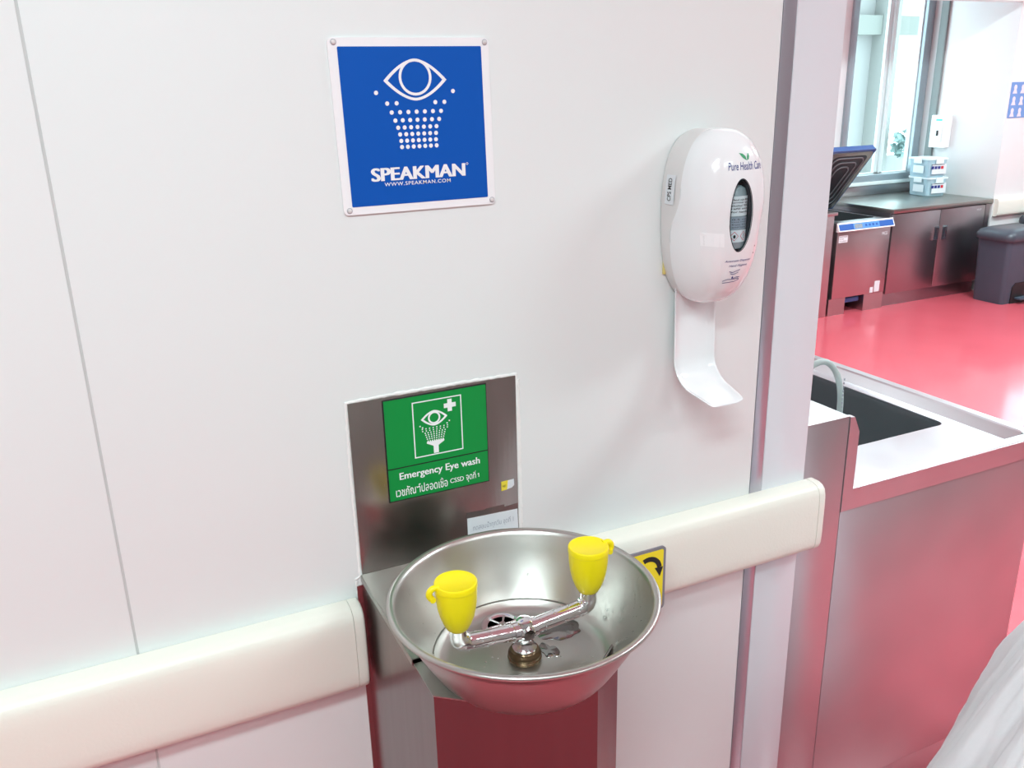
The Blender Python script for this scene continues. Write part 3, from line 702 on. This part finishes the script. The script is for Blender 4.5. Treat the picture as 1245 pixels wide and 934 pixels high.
# pane
vv = []; ff = []; n = 40
for j in range(6):
    for i in range(n):
        a = 2*math.pi*i/n; vv.append(surf(WX+(WA-0.0004)*(j/5)*math.cos(a), WZ+(WB-0.0004)*(j/5)*math.sin(a), -0.0010))
for j in range(5):
    for i in range(n): ff.append((j*n+i, j*n+(i+1) % n, (j+1)*n+(i+1) % n, (j+1)*n+i))
mk('window_pane', vv, ff, glass_m, dp, True)
g = G(); n = 48
vv = []
for i in range(n):
    a = 2*math.pi*i/n; vv.append(surf(WX+(WA+0.0006)*math.cos(a), WZ+(WB+0.0006)*math.sin(a), 0.0003)); vv.append(surf(WX+(WA-0.0006)*math.cos(a), WZ+(WB-0.0006)*math.sin(a), 0.0003))
g.add(vv, [(2*i, 2*((i+1) % n), 2*((i+1) % n)+1, 2*i+1) for i in range(n)]).mk('window_rim', darkpl, dp)
# prints on the cover
g = G(); text_into(g, 'Pure Health Care', 0.7835, 0.8430, 1.4495, 1.4600, 0, fn=surf, shear=0.25, bold=0.004); g.mk('brand_print', ink_blue, dp)
g = G()
g.add([surf(x, z) for x, z in ((0.8145, 1.4615), (0.8085, 1.4650), (0.8035, 1.4715), (0.8095, 1.4705), (0.8135, 1.4670))], [(0, 1, 2, 3, 4)])
g.add([surf(x, z) for x, z in ((0.8150, 1.4615), (0.8155, 1.4665), (0.8195, 1.4720), (0.8200, 1.4665), (0.8180, 1.4630))], [(0, 1, 2, 3, 4)])
g.mk('leaf_emblem', leaf_m, dp)
g = G(); text_into(g, 'Automatic Dispenser', 0.7860, 0.8310, 1.3235, 1.3275, 0, fn=surf, bold=0.004, shear=0.2)
text_into(g, 'Hand Hygiene', 0.7935, 0.8250, 1.3165, 1.3203, 0, fn=surf, bold=0.004, shear=0.2)
def sline(pts, w_=0.00045):
    for (a, b) in zip(pts[:-1], pts[1:]):
        d = Vector((b[0]-a[0], b[1]-a[1])); nn = Vector((-d.y, d.x)).normalized()*w_
        g.add([surf(a[0]+nn.x, a[1]+nn.y), surf(b[0]+nn.x, b[1]+nn.y), surf(b[0]-nn.x, b[1]-nn.y), surf(a[0]-nn.x, a[1]-nn.y)], [(0, 1, 2, 3)])
sline([(0.796, 1.3105), (0.802, 1.3085), (0.808, 1.3105), (0.814, 1.3120)]); sline([(0.799, 1.3070), (0.803, 1.3055), (0.808, 1.3065), (0.812, 1.3085)])
sline([(0.790, 1.2960), (0.797, 1.2985), (0.806, 1.2975), (0.815, 1.2990), (0.817, 1.2965), (0.810, 1.2940), (0.800, 1.2935), (0.791, 1.2930)])
sline([(0.806, 1.2990), (0.811, 1.3010), (0.817, 1.3005)])
g.add([surf(x, z, 0.0005) for x, z in ((0.8040, 1.3035), (0.8025, 1.3000), (0.8045, 1.2985), (0.8060, 1.3000))], [(0, 1, 2, 3)])
g.mk('instruction_print', ink_blue, dp)
g = G()
for x, z in ((0.8355, 1.3440), (0.8345, 1.3340)): g.add([surf(*p) for p in circle(x, z, 0.0011, 10)], [tuple(range(10))])
g.mk('indicator_dots', black_m, dp)
vv = []; ff = []
for i in range(5):
    for j in range(5):
        u, w_ = i/4, j/4; x = 0.7560+0.0240*u+0.002*w_; z = 1.3670-0.0190*w_-0.0015*u; vv.append(surf(x, z, 0.0004))
for i in range(4):
    for j in range(4): ff.append((i*5+j, i*5+j+1, (i+1)*5+j+1, (i+1)*5+j))
mk('blank_sticker', vv, ff, white_paint, dp)
# side sticker with handwriting
def side(y, z, lift=0.0012):
    best = outline(math.pi)[0]
    zz = z
    a = math.pi
    for _ in range(14):
        ox, oz = outline(a, 0.985); a += (oz-zz)*6.0
    return (outline(a, 0.985)[0]-lift, y, z)
vv = []; ff = []
for j in range(9):
    z = 1.3995+0.041*j/8; vv += [side(-0.013, z), side(-0.034, z)]
for j in range(8): ff.append((2*j, 2*j+1, 2*j+3, 2*j+2))
st = mk('side_sticker', vv, ff, paper_m, dp)
v_, f_ = text_geo('CPS MED', 0.01); ax_ = max(q[0] for q in v_); ay_ = max(q[1] for q in v_)
g = G(); g.add([side(-0.0165-0.0085*(1-q[1]/ay_)-0.002, 1.4040+0.032*q[0]/ax_, 0.0016) for q in v_], f_); g.mk('handwriting', black_m, st)
# foam pad showing behind
box('foam_pad', 0.7545, 0.775, -0.004, -0.0005, 1.294, 1.315, foam_m, dp)
# drip tray: strip down the wall then curled forward
path = [(-0.008, 1.30), (-0.010, 1.26), (-0.013, 1.21), (-0.014, 1.165)]
for k in range(1, 13):
    a = R(80*k/12); path.append((-0.014-0.046*(1-math.cos(a))*1.25, 1.165-0.048*math.sin(a)*1.02))
path += [(-0.088, 1.1125), (-0.102, 1.1085)]
n = len(path); vv = []; ff = []; W = 13
tl = [0]
for i in range(1, n): tl.append(tl[-1]+math.dist(path[i], path[i-1]))
for i, (y, z) in enumerate(path):
    u = tl[i]/tl[-1]; hw = 0.0375+0.001*math.sin(u*3)-0.006*max(0, (u-0.72)/0.28)**2
    py, pz = path[max(0, i-1)]; qy, qz = path[min(n-1, i+1)]; d = Vector((qy-py, qz-pz)).normalized(); nn = Vector((d.y, -d.x))   # outward (to room / up)
    if nn.x > 0 and abs(nn.x) > abs(nn.y): nn = -nn
    for j in range(W):
        s_ = -1+2*j/(W-1); lift = 0.0055*abs(s_)**6
        vv.append((0.806+hw*s_, y+nn.x*lift, z+nn.y*lift))
for i in range(n-1):
    for j in range(W-1): ff.append((i*W+j, i*W+j+1, (i+1)*W+j+1, (i+1)*W+j))
tr_ = mk('drip_tray', vv, ff, white_pl, dp, True)
md = tr_.modifiers.new('thick', 'SOLIDIFY'); md.thickness = 0.0022; md.offset = 0
md = tr_.modifiers.new('sub', 'SUBSURF'); md.levels = 1; md.render_levels = 1

# ------------------------------------------------------------------ sink unit beside the wall
sk = thing('sink_unit', (1.43, 0.55, 0), 'stainless steel sink cabinet with raised rim and deep basin right of the wall', 'sink')
FY0 = 0.02; SX0, SX1 = 1.0765, 1.778; SYB = 1.15; ST = 0.830
# front panels
box('end_post', SX0, 1.1930, FY0, FY0+0.10, 0.0, 0.9780, steelsink_m, sk, 0.0012)
g = G().prism([(1.1945, ST-0.045), (SX1, ST-0.045), (SX1, ST-0.002), (1.2200, ST-0.002), (1.2200, 0.9450), (1.2050, 0.9765), (1.1945, 0.9775)], 'y', FY0-0.001, FY0+0.012)
g.mk('front_apron', steelsink_m, sk)
box('front_panel', 1.1965, SX1-0.004, FY0+0.002, FY0+0.02, 0.092, ST-0.047, steelsink_m, sk, 0.0012)
box('kick_panel', 1.1965, SX1-0.006, FY0+0.004, FY0+0.02, 0.0, 0.090, steelsink_m, sk, 0.001)
box('side_panel', SX1-0.018, SX1-0.002, FY0+0.021, SYB, 0.0, ST-0.047, steelsink_m, sk, 0.001)
box('rear_panel', 1.08, SX1-0.02, SYB-0.02, SYB, 0.0, ST-0.047, steelsink_m, sk)
box('inner_base', 1.20, SX1-0.02, FY0+0.03, SYB-0.03, 0.10, 0.12, basin_m, sk)
# splashback along the wall end
G().prism([(SX0, 0.60), (SX0, 0.9780), (1.1930, 0.9780), (1.2200, 0.9450), (1.2200, 0.60)], 'y', FY0+0.1005, SYB).mk('splashback', sinktop_m, sk)
box('post_cap', SX0-0.0, 1.1935, FY0-0.0005, FY0+0.1, 0.9782, 0.9795, sinktop_m, sk)
# deck with opening, raised rim
def deck():
    g = G(); x0, x1, y0, y1 = 1.2205, 1.7485, FY0+0.044, SYB-0.03; zt = 0.806
    ox0, ox1, oy0, oy1 = 1.262, 1.700, 0.205, 0.93
    inner = rrect(ox0, ox1, oy0, oy1, 0.02, 5)
    outer = []
    for p in inner:
        # project to outer rectangle by nearest corner region
        cx_, cy_ = (ox0+ox1)/2, (oy0+oy1)/2; u = (p[0]-cx_)/((ox1-ox0)/2); v_ = (p[1]-cy_)/((oy1-oy0)/2); m_ = max(abs(u), abs(v_)); u, v_ = u/m_, v_/m_
        outer.append(((x0+x1)/2+u*(x1-x0)/2, (y0+y1)/2+v_*(y1-y0)/2))
    # exact corners
    for c in ((x0, y0), (x1, y0), (x1, y1), (x0, y1)):
        k = min(range(len(outer)), key=lambda i: math.dist(outer[i], c)); outer[k] = c
    n = len(inner)
    v = [(p[0], p[1], zt) for p in outer]+[(p[0], p[1], zt) for p in inner]+[(p[0], p[1], zt-0.003) for p in inner]
    f = [(i, (i+1) % n, n+(i+1) % n, n+i) for i in range(n)]+[(n+i, n+(i+1) % n, 2*n+(i+1) % n, 2*n+i) for i in range(n)]
    g.add(v, f).mk('deck', sinktop_m, sk)
    # basin
    v = []; f = []
    lv = [(1.0, zt-0.003), (0.985, zt-0.02), (0.97, zt-0.24), (0.93, zt-0.265), (0.0, zt-0.27)]
    cx_, cy_ = (ox0+ox1)/2, (oy0+oy1)/2
    for s_, z in lv:
        for p in inner: v.append((cx_+(p[0]-cx_)*s_, cy_+(p[1]-cy_)*s_, z))
    for j in range(len(lv)-1):
        for i in range(n): f.append((j*n+i, j*n+(i+1) % n, (j+1)*n+(i+1) % n, (j+1)*n+i))
    G().add(v, f).mk('basin', basin_m, sk, 30)
deck()
rimp = [(0.0, ST-0.028), (0.0, ST-0.003), (0.003, ST), (0.024, ST), (0.028, ST-0.003), (0.046, 0.806)]
g = G()
g.prism([(FY0+a-0.0005, z) for a, z in rimp], 'x', 1.2203, SX1-0.03)
g.prism([(SX1-a, z) for a, z in rimp], 'y', FY0+0.03, SYB)
g.box(SX1-0.0335, SX1, FY0-0.0005, FY0+0.0335, ST-0.028, ST)
g.prism([(SYB-a, z) for a, z in rimp], 'x', 1.2203, SX1-0.03)
g.mk('raised_rim', sinktop_m, sk)
# clear hose arching out of the basin
hc = [(1.470, 0.40, 0.66), (1.474, 0.395, 0.72)]
hp = [(1.40, 0.47, 0.60), (1.425, 0.47, 0.72), (1.455, 0.46, 0.82), (1.478, 0.445, 0.885), (1.505, 0.43, 0.918), (1.535, 0.42, 0.922), (1.558, 0.41, 0.895), (1.567, 0.40, 0.85), (1.566, 0.395, 0.79), (1.55, 0.39, 0.70), (1.53, 0.39, 0.58)]
def smooth_path(P_, n=6):
    out = []; P_ = [Vector(p) for p in P_]
    for i in range(len(P_)-1):
        a = P_[max(0, i-1)]; b = P_[i]; c = P_[i+1]; d = P_[min(len(P_)-1, i+2)]
        for k in range(n):
            t = k/n; out.append(0.5*((2*b)+(c-a)*t+(2*a-5*b+4*c-d)*t*t+(3*b-a-3*c+d)*t**3))
    out.append(P_[-1]); return out
hs = thing('hose', (1.5, 0.43, 0.56), 'clear plastic hose arching out of the sink basin', 'hose')
G().tube(smooth_path(hp), 0.0075, 14).mk('tube', hose_m, hs, 60)
g = G()
for k in range(9):
    z = 0.80+k*0.010; g.box(1.5658-0.0012, 1.5658+0.0012, 0.3885, 0.3905, z, z+0.005)
g.mk('printed_marks', ink_faint, hs)

# ------------------------------------------------------------------ far side: cabinets, washer, tubs, bins
FYC = 3.35; CT = 0.700
cb = thing('steel_cabinet', (5.55, 3.7, 0), 'low stainless steel cabinet with two doors under the far window', 'cabinet')
box('body', 5.045, 6.045, FYC+0.025, 4.06, 0.085, CT-0.03, cab_m, cb)
box('kickboard', 5.045, 6.0, FYC+0.03, FYC+0.05, 0.0, 0.083, cab_m, cb)
for a, b, hx in ((5.055, 5.522, 5.495), (5.528, 5.995, 5.578)):
    d_ = box('door', a, b, FYC+0.004, FYC+0.0245, 0.095, CT-0.038, cab_m, cb, 0.003)
    g = G(); loopband(g, [(hx-0.024, 0.445), (hx+0.024, 0.445), (hx+0.024, 0.545), (hx-0.024, 0.545)], [(hx-0.015, 0.458), (hx+0.015, 0.458), (hx+0.015, 0.532), (hx-0.015, 0.532)], FYC-0.003, FYC+0.006)
    h_ = g.mk('handle', chrome_m, d_); box('recess', hx-0.015, hx+0.015, FYC+0.002, FYC+0.0038, 0.458, 0.532, darkpl, d_)
box('end_stile', 5.998, 6.045, FYC+0.004, FYC+0.0245, 0.085, CT-0.035, cab_m, cb)
box('countertop', 5.038, 6.058, FYC-0.008, 4.06, CT-0.03, CT, steelh_m, cb, 0.004)
box('upstand', 5.038, 6.058, 4.045, 4.078, CT, CT+0.072, cab_m, cb, 0.002)
g = G(); text_into(g, 'WLP', 5.90, 5.95, 0.625, 0.638, FYC+0.0035, bold=0.01); g.mk('maker_print', paper_m, cb)
mc = thing('ultrasonic_washer', (4.78, 3.7, 0), 'stainless steel washer cabinet with open dark lid and blue control panel', 'washer')
box('body_left', 4.54, 4.552, FYC+0.012, 4.05, 0.12, 0.62, mach_m, mc); box('body_right', 5.018, 5.032, FYC+0.012, 4.05, 0.12, 0.62, mach_m, mc)
box('front_panel', 4.54, 5.032, FYC, FYC+0.012, 0.12, 0.60, mach_m, mc, 0.002)
box('back_panel', 4.54, 5.032, 4.04, 4.05, 0.12, 0.62, mach_m, mc)
box('plinth', 4.52, 4.672, FYC+0.005, 4.0, 0.0, 0.118, mach_m, mc); box('plinth', 4.85, 5.032, FYC+0.005, 4.0, 0.0, 0.118, mach_m, mc)
box('foot_pedal', 4.69, 4.83, FYC+0.03, FYC+0.20, 0.070, 0.105, lid_blue, mc, 0.006)
G().box(4.67, 4.85, FYC+0.35, FYC+0.36, 0, 0.118).mk('plinth_back', darkpl, mc)
# rim and tank
g = G(); o = [(4.535, FYC+0.0), (5.034, FYC+0.0), (5.034, 4.04), (4.535, 4.04)]
ix = rrect(4.60, 4.965, FYC+0.07, 3.90, 0.05, 5); ox_ = []
for p in ix:
    u = (p[0]-4.7825)/0.1825; v_ = (p[1]-3.66)/0.24; m_ = max(abs(u), abs(v_)); ox_.append((4.7845+u/m_*0.2495, 3.695+v_/m_*0.345))
for c in o:
    k = min(range(len(ox_)), key=lambda i: math.dist(ox_[i], c)); ox_[k] = c
n = len(ix)
v = [(p[0], p[1], 0.640) for p in ox_]+[(p[0], p[1], 0.645) for p in ix]+[(p[0], p[1], 0.60) for p in ix]+[(p[0], p[1], 0.40) for p in ix]+[(p[0], p[1], 0.618) for p in ox_]
f = [(i, (i+1) % n, n+(i+1) % n, n+i) for i in range(n)]+[(i, (i+1) % n, 4*n+(i+1) % n, 4*n+i) for i in range(n)]
g.add(v, f); g.mk('tank_rim', sinktop_m, mc)
f = [(n+i, n+(i+1) % n, 2*n+(i+1) % n, 2*n+i) for i in range(n)]+[(2*n+i, 2*n+(i+1) % n, 3*n+(i+1) % n, 3*n+i) for i in range(n)]+[tuple(3*n+i for i in range(n))]
G().add(v, f).mk('tank', basin_m, mc)
cpn = G().prism([(FYC-0.028, 0.590), (FYC-0.020, 0.586), (FYC+0.0, 0.586), (FYC+0.0, 0.645), (FYC-0.004, 0.645)], 'x', 4.525, 5.040).mk('control_panel', white_paint, mc)
def slope(x, z, l=0.001): return (x, FYC-0.028+(z-0.590)/0.055*0.024-l, z)
def sq(x0, x1, z0, z1, name, m, par, l=0.001): return mk(name, [slope(x0, z0, l), slope(x1, z0, l), slope(x1, z1, l), slope(x0, z1, l)], [(0, 1, 2, 3)], m, par)
sq(4.532, 5.033, 0.597, 0.636, 'blue_strip', panel_blue, cpn)
sq(4.66, 4.90, 0.598, 0.635, 'keypad', panel_light, cpn, 0.002); sq(4.67, 4.74, 0.603, 0.630, 'display', bottle_m, cpn, 0.003)
for k in range(4): sq(4.765+k*0.033, 4.785+k*0.033, 0.610, 0.625, 'button', panel_blue, cpn, 0.003)
# lid hinged at the back
hy, hz = 3.85, 0.665; ty, tz = 3.490, 1.112
L = math.hypot(hy-ty, tz-hz); dv = Vector((0, ty-hy, tz-hz)).normalized(); nv = Vector((0, -dv.z, dv.y)) # inner side normal
if nv.y > 0: nv = -nv
nv = Vector((0, -abs(dv.z), -abs(dv.y)))
def lidpt(x, s_, d): return tuple(Vector((x, hy, hz))+dv*s_+nv*d)
def lidslab(x0, x1, s0, s1, d0, d1, r, name, m, par):
    g = G(); pl_ = rrect(x0, x1, s0, s1, r, 5); n = len(pl_)
    g.add([lidpt(p[0], p[1], d0) for p in pl_]+[lidpt(p[0], p[1], d1) for p in pl_], [tuple(range(n)), tuple(range(2*n-1, n-1, -1))]+[(i, (i+1) % n, n+(i+1) % n, n+i) for i in range(n)])
    return g.mk(name, m, par)
lid = lidslab(4.56, 4.965, 0.0, L, -0.03, 0.012, 0.012, 'lid', lid_blue, mc)
lidslab(4.575, 4.950, 0.015, L-0.015, 0.012, 0.018, 0.03, 'lid_rim', steelh_m, lid)
lidslab(4.605, 4.920, 0.045, L-0.045, 0.018, 0.0185, 0.04, 'lid_inner', lid_in, lid)
for q in (0.0, 0.04, 0.08):
    g = G(); a_ = rrect(4.62+q, 4.905-q, 0.06+q, L-0.06-q, 0.05, 5); b_ = rrect(4.628+q, 4.897-q, 0.068+q, L-0.068-q, 0.045, 5); n = len(a_)
    g.add([lidpt(p[0], p[1], 0.024) for p in a_]+[lidpt(p[0], p[1], 0.024) for p in b_]+[lidpt(p[0], p[1], 0.018) for p in a_]+[lidpt(p[0], p[1], 0.018) for p in b_],
          [(i, (i+1) % n, n+(i+1) % n, n+i) for i in range(n)]+[(i, 2*n+i, 2*n+(i+1) % n, (i+1) % n) for i in range(n)]+[(n+i, n+(i+1) % n, 3*n+(i+1) % n, 3*n+i) for i in range(n)])
    g.mk('gasket', gasket_m, lid)
g = G().box(4.555, 4.635, FYC-0.001, FYC, 0.510, 0.558); lb = g.mk('white_label', paper_m, mc)
g = G()
for i, s_ in enumerate(('Solid Waste', 'CSSD', 'washer')): text_into(g, s_, 4.562, 4.628 if i != 1 else 4.60, 0.545-i*0.014, 0.552-i*0.014, FYC-0.0015)
g.mk('label_print', black_m, lb)
box('rating_plate', 4.935, 4.985, FYC-0.001, FYC, 0.128, 0.205, paper_m, mc); box('rating_plate', 4.895, 4.925, FYC-0.001, FYC, 0.125, 0.165, paper_m, mc)
g = G(); text_into(g, 'MCS', 4.955, 5.005, 0.530, 0.553, FYC-0.001, bold=0.02)
g.mk('maker_print', paper_m, mc)
# narrow neighbour cabinet left of the washer
nc = thing('side_cabinet', (4.2, 3.7, 0), 'steel cabinet edge left of the washer, mostly hidden by the wall', 'cabinet')
box('body', 3.90, 4.500, FYC+0.002, 4.05, 0.0, 0.700, mach_m, nc, 0.003)
box('countertop', 3.88, 4.515, FYC-0.012, 4.05, 0.701, 0.722, mach_m, nc, 0.003)
box('door', 3.91, 4.46, FYC-0.010, FYC+0.0015, 0.11, 0.675, mach_m, nc, 0.003)
# storage tubs
def tub(x, y, z, rz, label):
    t = thing('storage_tub', (x, y, z), label, 'storage box', 'clear tubs on the cabinet')
    W_, D_, H_ = 0.17, 0.22, 0.135
    def xf(a, b, c): return (x+a*math.cos(rz)-b*math.sin(rz), y+a*math.sin(rz)+b*math.cos(rz), z+c)
    def part(g, name, m, par=t, sm=False): return g.xf(xf).mk(name, m, par, sm)
    g = G(); rows = []
    for s_, c in ((0.88, 0.0), (0.92, 0.006), (1.0, H_)): rows.append([(p[0]*s_, p[1]*s_, c) for p in rrect(-W_/2, W_/2, -D_/2, D_/2, 0.02, 4)])
    n = len(rows[0]); v = [q for r_ in rows for q in r_]; f = [(j*n+i, j*n+(i+1) % n, (j+1)*n+(i+1) % n, (j+1)*n+i) for j in range(2) for i in range(n)]+[tuple(reversed(range(n)))]
    part(g.add(v, f), 'tub_body', tub_m)
    part(G().box(-W_*0.40, W_*0.40, -D_*0.40, D_*0.40, 0.008, 0.075, 0.01), 'contents', cont_m)
    part(G().prism(rrect(-W_/2-0.008, W_/2+0.008, -D_/2-0.008, D_/2+0.008, 0.022, 4), 'z', H_-0.006, H_+0.006), 'tub_lid', boxlid_m)
    part(G().box(-0.035, 0.035, -D_/2-0.016, -D_/2-0.007, H_-0.035, H_+0.007, 0.004), 'clip', boxlid_m)
    part(G().box(-W_/2-0.016, -W_/2-0.007, -0.04, 0.04, H_-0.035, H_+0.007, 0.004), 'clip', boxlid_m)
    yy = -D_/2-0.004
    l_ = part(G().box(0.0-0.060, 0.070, yy-0.0035, yy, 0.025, 0.100), 'product_label', paper_m)
    g = G().box(-0.07, 0.05, yy-0.004, yy-0.0036, 0.093, 0.097); part(g, 'print_line', black_m, l_)
    for k in range(4): part(G().box(-0.068+k*0.029, -0.044+k*0.029, yy-0.0042, yy-0.0036, 0.062, 0.084), 'print_square', ink_blue if k < 3 else red_ink, l_)
    part(G().box(-W_/2-0.004, -W_/2-0.003, -0.06, 0.05, 0.03, 0.085), 'paper_tag', boxlid_m)
    return t
tub(5.875, 3.79, CT+0.0005, R(-8), 'lower clear blue storage tub on the far steel countertop')
tub(5.865, 3.80, CT+0.1425, R(-8), 'upper clear blue storage tub stacked on the lower tub')
# switch box and conduit on the return wall
sw = thing('switch_box', (6.03, 3.86, 1.045), 'small white breaker box on the wall right of the far window', 'switch box')
box('enclosure', 6.0, 6.0595, 3.787, 3.930, 1.047, 1.287, white_paint, sw, 0.004)
g = G(); v = [(5.999, 3.81, 1.09), (5.999, 3.905, 1.09), (5.999, 3.905, 1.21), (5.999, 3.81, 1.21)]
box('cover_recess', 5.996, 5.9999, 3.815, 3.902, 1.088, 1.222, housing_m, sw, 0.001); box('breaker_window', 5.994, 5.9962, 3.825, 3.892, 1.098, 1.212, white_paint, sw)
box('breaker_toggle', 5.986, 5.9942, 3.850, 3.862, 1.135, 1.175, black_m, sw)
box('maker_mark', 5.9985, 5.9999, 3.83, 3.885, 1.245, 1.260, mint_ink, sw)
cd = thing('conduit', (6.05, 3.965, 0.78), 'grey cable trunking running down the wall beside the far window', 'conduit')
box('trunking', 6.040, 6.0595, 3.931, 3.995, 0.775, CEIL-0.002, conduit_m, cd, 0.002)
# poster
ps = thing('poster', (6.2, 3.349, 1.27), 'blue poster with rows of pictured figures on the far right wall', 'poster')
box('sheet', 6.072, 6.40, 3.3465, 3.3495, 1.272, 1.518, poster_b, ps)
for i in range(4):
    for j in range(3):
        cx_, cz_ = 6.115+i*0.08, 1.300+j*0.080
        G().prism(circle(cx_, cz_+0.022, 0.016, 10, 0.019), 'y', 3.3455, 3.3464).prism([(cx_-0.024, cz_-0.02), (cx_+0.024, cz_-0.02), (cx_+0.012, cz_+0.008), (cx_-0.012, cz_+0.008)], 'y', 3.3457, 3.3464).mk('figure_print', skin_pr, ps)
# pedal bins
def bin_(x, y, label, h=0.53):
    t = thing('pedal_bin', (x, y, 0), label, 'bin')
    W_, D_ = 0.40, 0.27
    rows = []; g = G()
    for s_, z in ((0.90, 0.0), (0.91, 0.01), (1.0, h-0.07)): rows.append([(x+p[0]*s_, y+p[1]*s_, z) for p in rrect(-W_/2, W_/2, -D_/2, D_/2, 0.035, 5)])
    n = len(rows[0]); v = [q for r_ in rows for q in r_]
    f = [(j*n+i, j*n+(i+1) % n, (j+1)*n+(i+1) % n, (j+1)*n+i) for j in range(2) for i in range(n)]+[tuple(reversed(range(n))), tuple(2*n+i for i in range(n))]
    g.add(v, f).mk('body', bin_m, t, 40)
    g = G(); rows = []
    for s_, z in ((1.10, h-0.075), (1.13, h-0.06), (1.12, h-0.035), (1.02, h-0.012), (0.75, h+0.004), (0.3, h+0.010)): rows.append([(x+p[0]*s_, y+p[1]*s_, z) for p in rrect(-W_/2, W_/2, -D_/2, D_/2, 0.05, 5)])
    v = [q for r_ in rows for q in r_]; m_ = len(rows)
    f = [(j*n+i, j*n+(i+1) % n, (j+1)*n+(i+1) % n, (j+1)*n+i) for j in range(m_-1) for i in range(n)]+[tuple(reversed(range(n))), tuple((m_-1)*n+i for i in range(n))]
    g.add(v, f).mk('bin_lid', binlid_m, t, 50)
    G().prism([(x-0.10, 0.0), (x+0.10, 0.0), (x+0.10, 0.12), (x+0.07, 0.15), (x-0.07, 0.15), (x-0.10, 0.12)], 'y', y-D_/2*0.94-0.004, y-D_/2*0.90).mk('pedal_recess', black_m, t)
    box('pedal', x-0.06, x+0.06, y-D_/2-0.05, y-D_/2*0.9, 0.03, 0.045, bin_m, t, 0.004)
    return t
bin_(5.985, 3.10, 'dark grey pedal bin standing nearest, beside the steel cabinet')
bin_(6.52, 3.16, 'second dark grey pedal bin behind the nearest one', 0.58)

# ------------------------------------------------------------------ white gown at the lower right
gw = thing('cloth_cover', (1.17, -0.56, 0), 'white fabric hanging in soft folds at the lower right edge', 'cloth')
v = []; f = []; NA, NR = 200, 50
cxg, cyg = 1.17, -0.56
for j in range(NR+1):
    u = j/NR; z = 1.02*(1-u)
    base_r = 0.39*(1-math.exp(-(0.02+1.2*(1.02-z))/0.39))
    for i in range(NA):
        a = 2*math.pi*i/NA
        amp = 0.030*min(1, u*1.6+0.1)
        w_ = math.sin(9*a+2.2*math.sin(2*a)+0.8*u)*0.5+math.sin(17*a+1.3+2.5*u)*0.30+0.22*math.sin(29*a+5*u)*u
        r_ = base_r+amp*w_+0.008*math.sin(13*u+3*a)+0.0035*math.sin(41*a+19*u)*math.sin(33*u+5*a)+0.0025*math.sin(67*a-31*u)
        v.append((cxg+r_*math.cos(a), cyg+r_*math.sin(a)*0.8, max(0.002, z)))
for j in range(NR):
    for i in range(NA): f.append((j*NA+i, j*NA+(i+1) % NA, (j+1)*NA+(i+1) % NA, (j+1)*NA+i))
f.append(tuple(range(NA)))
mk('draped_fabric', v, f, gown_m, gw, 80)
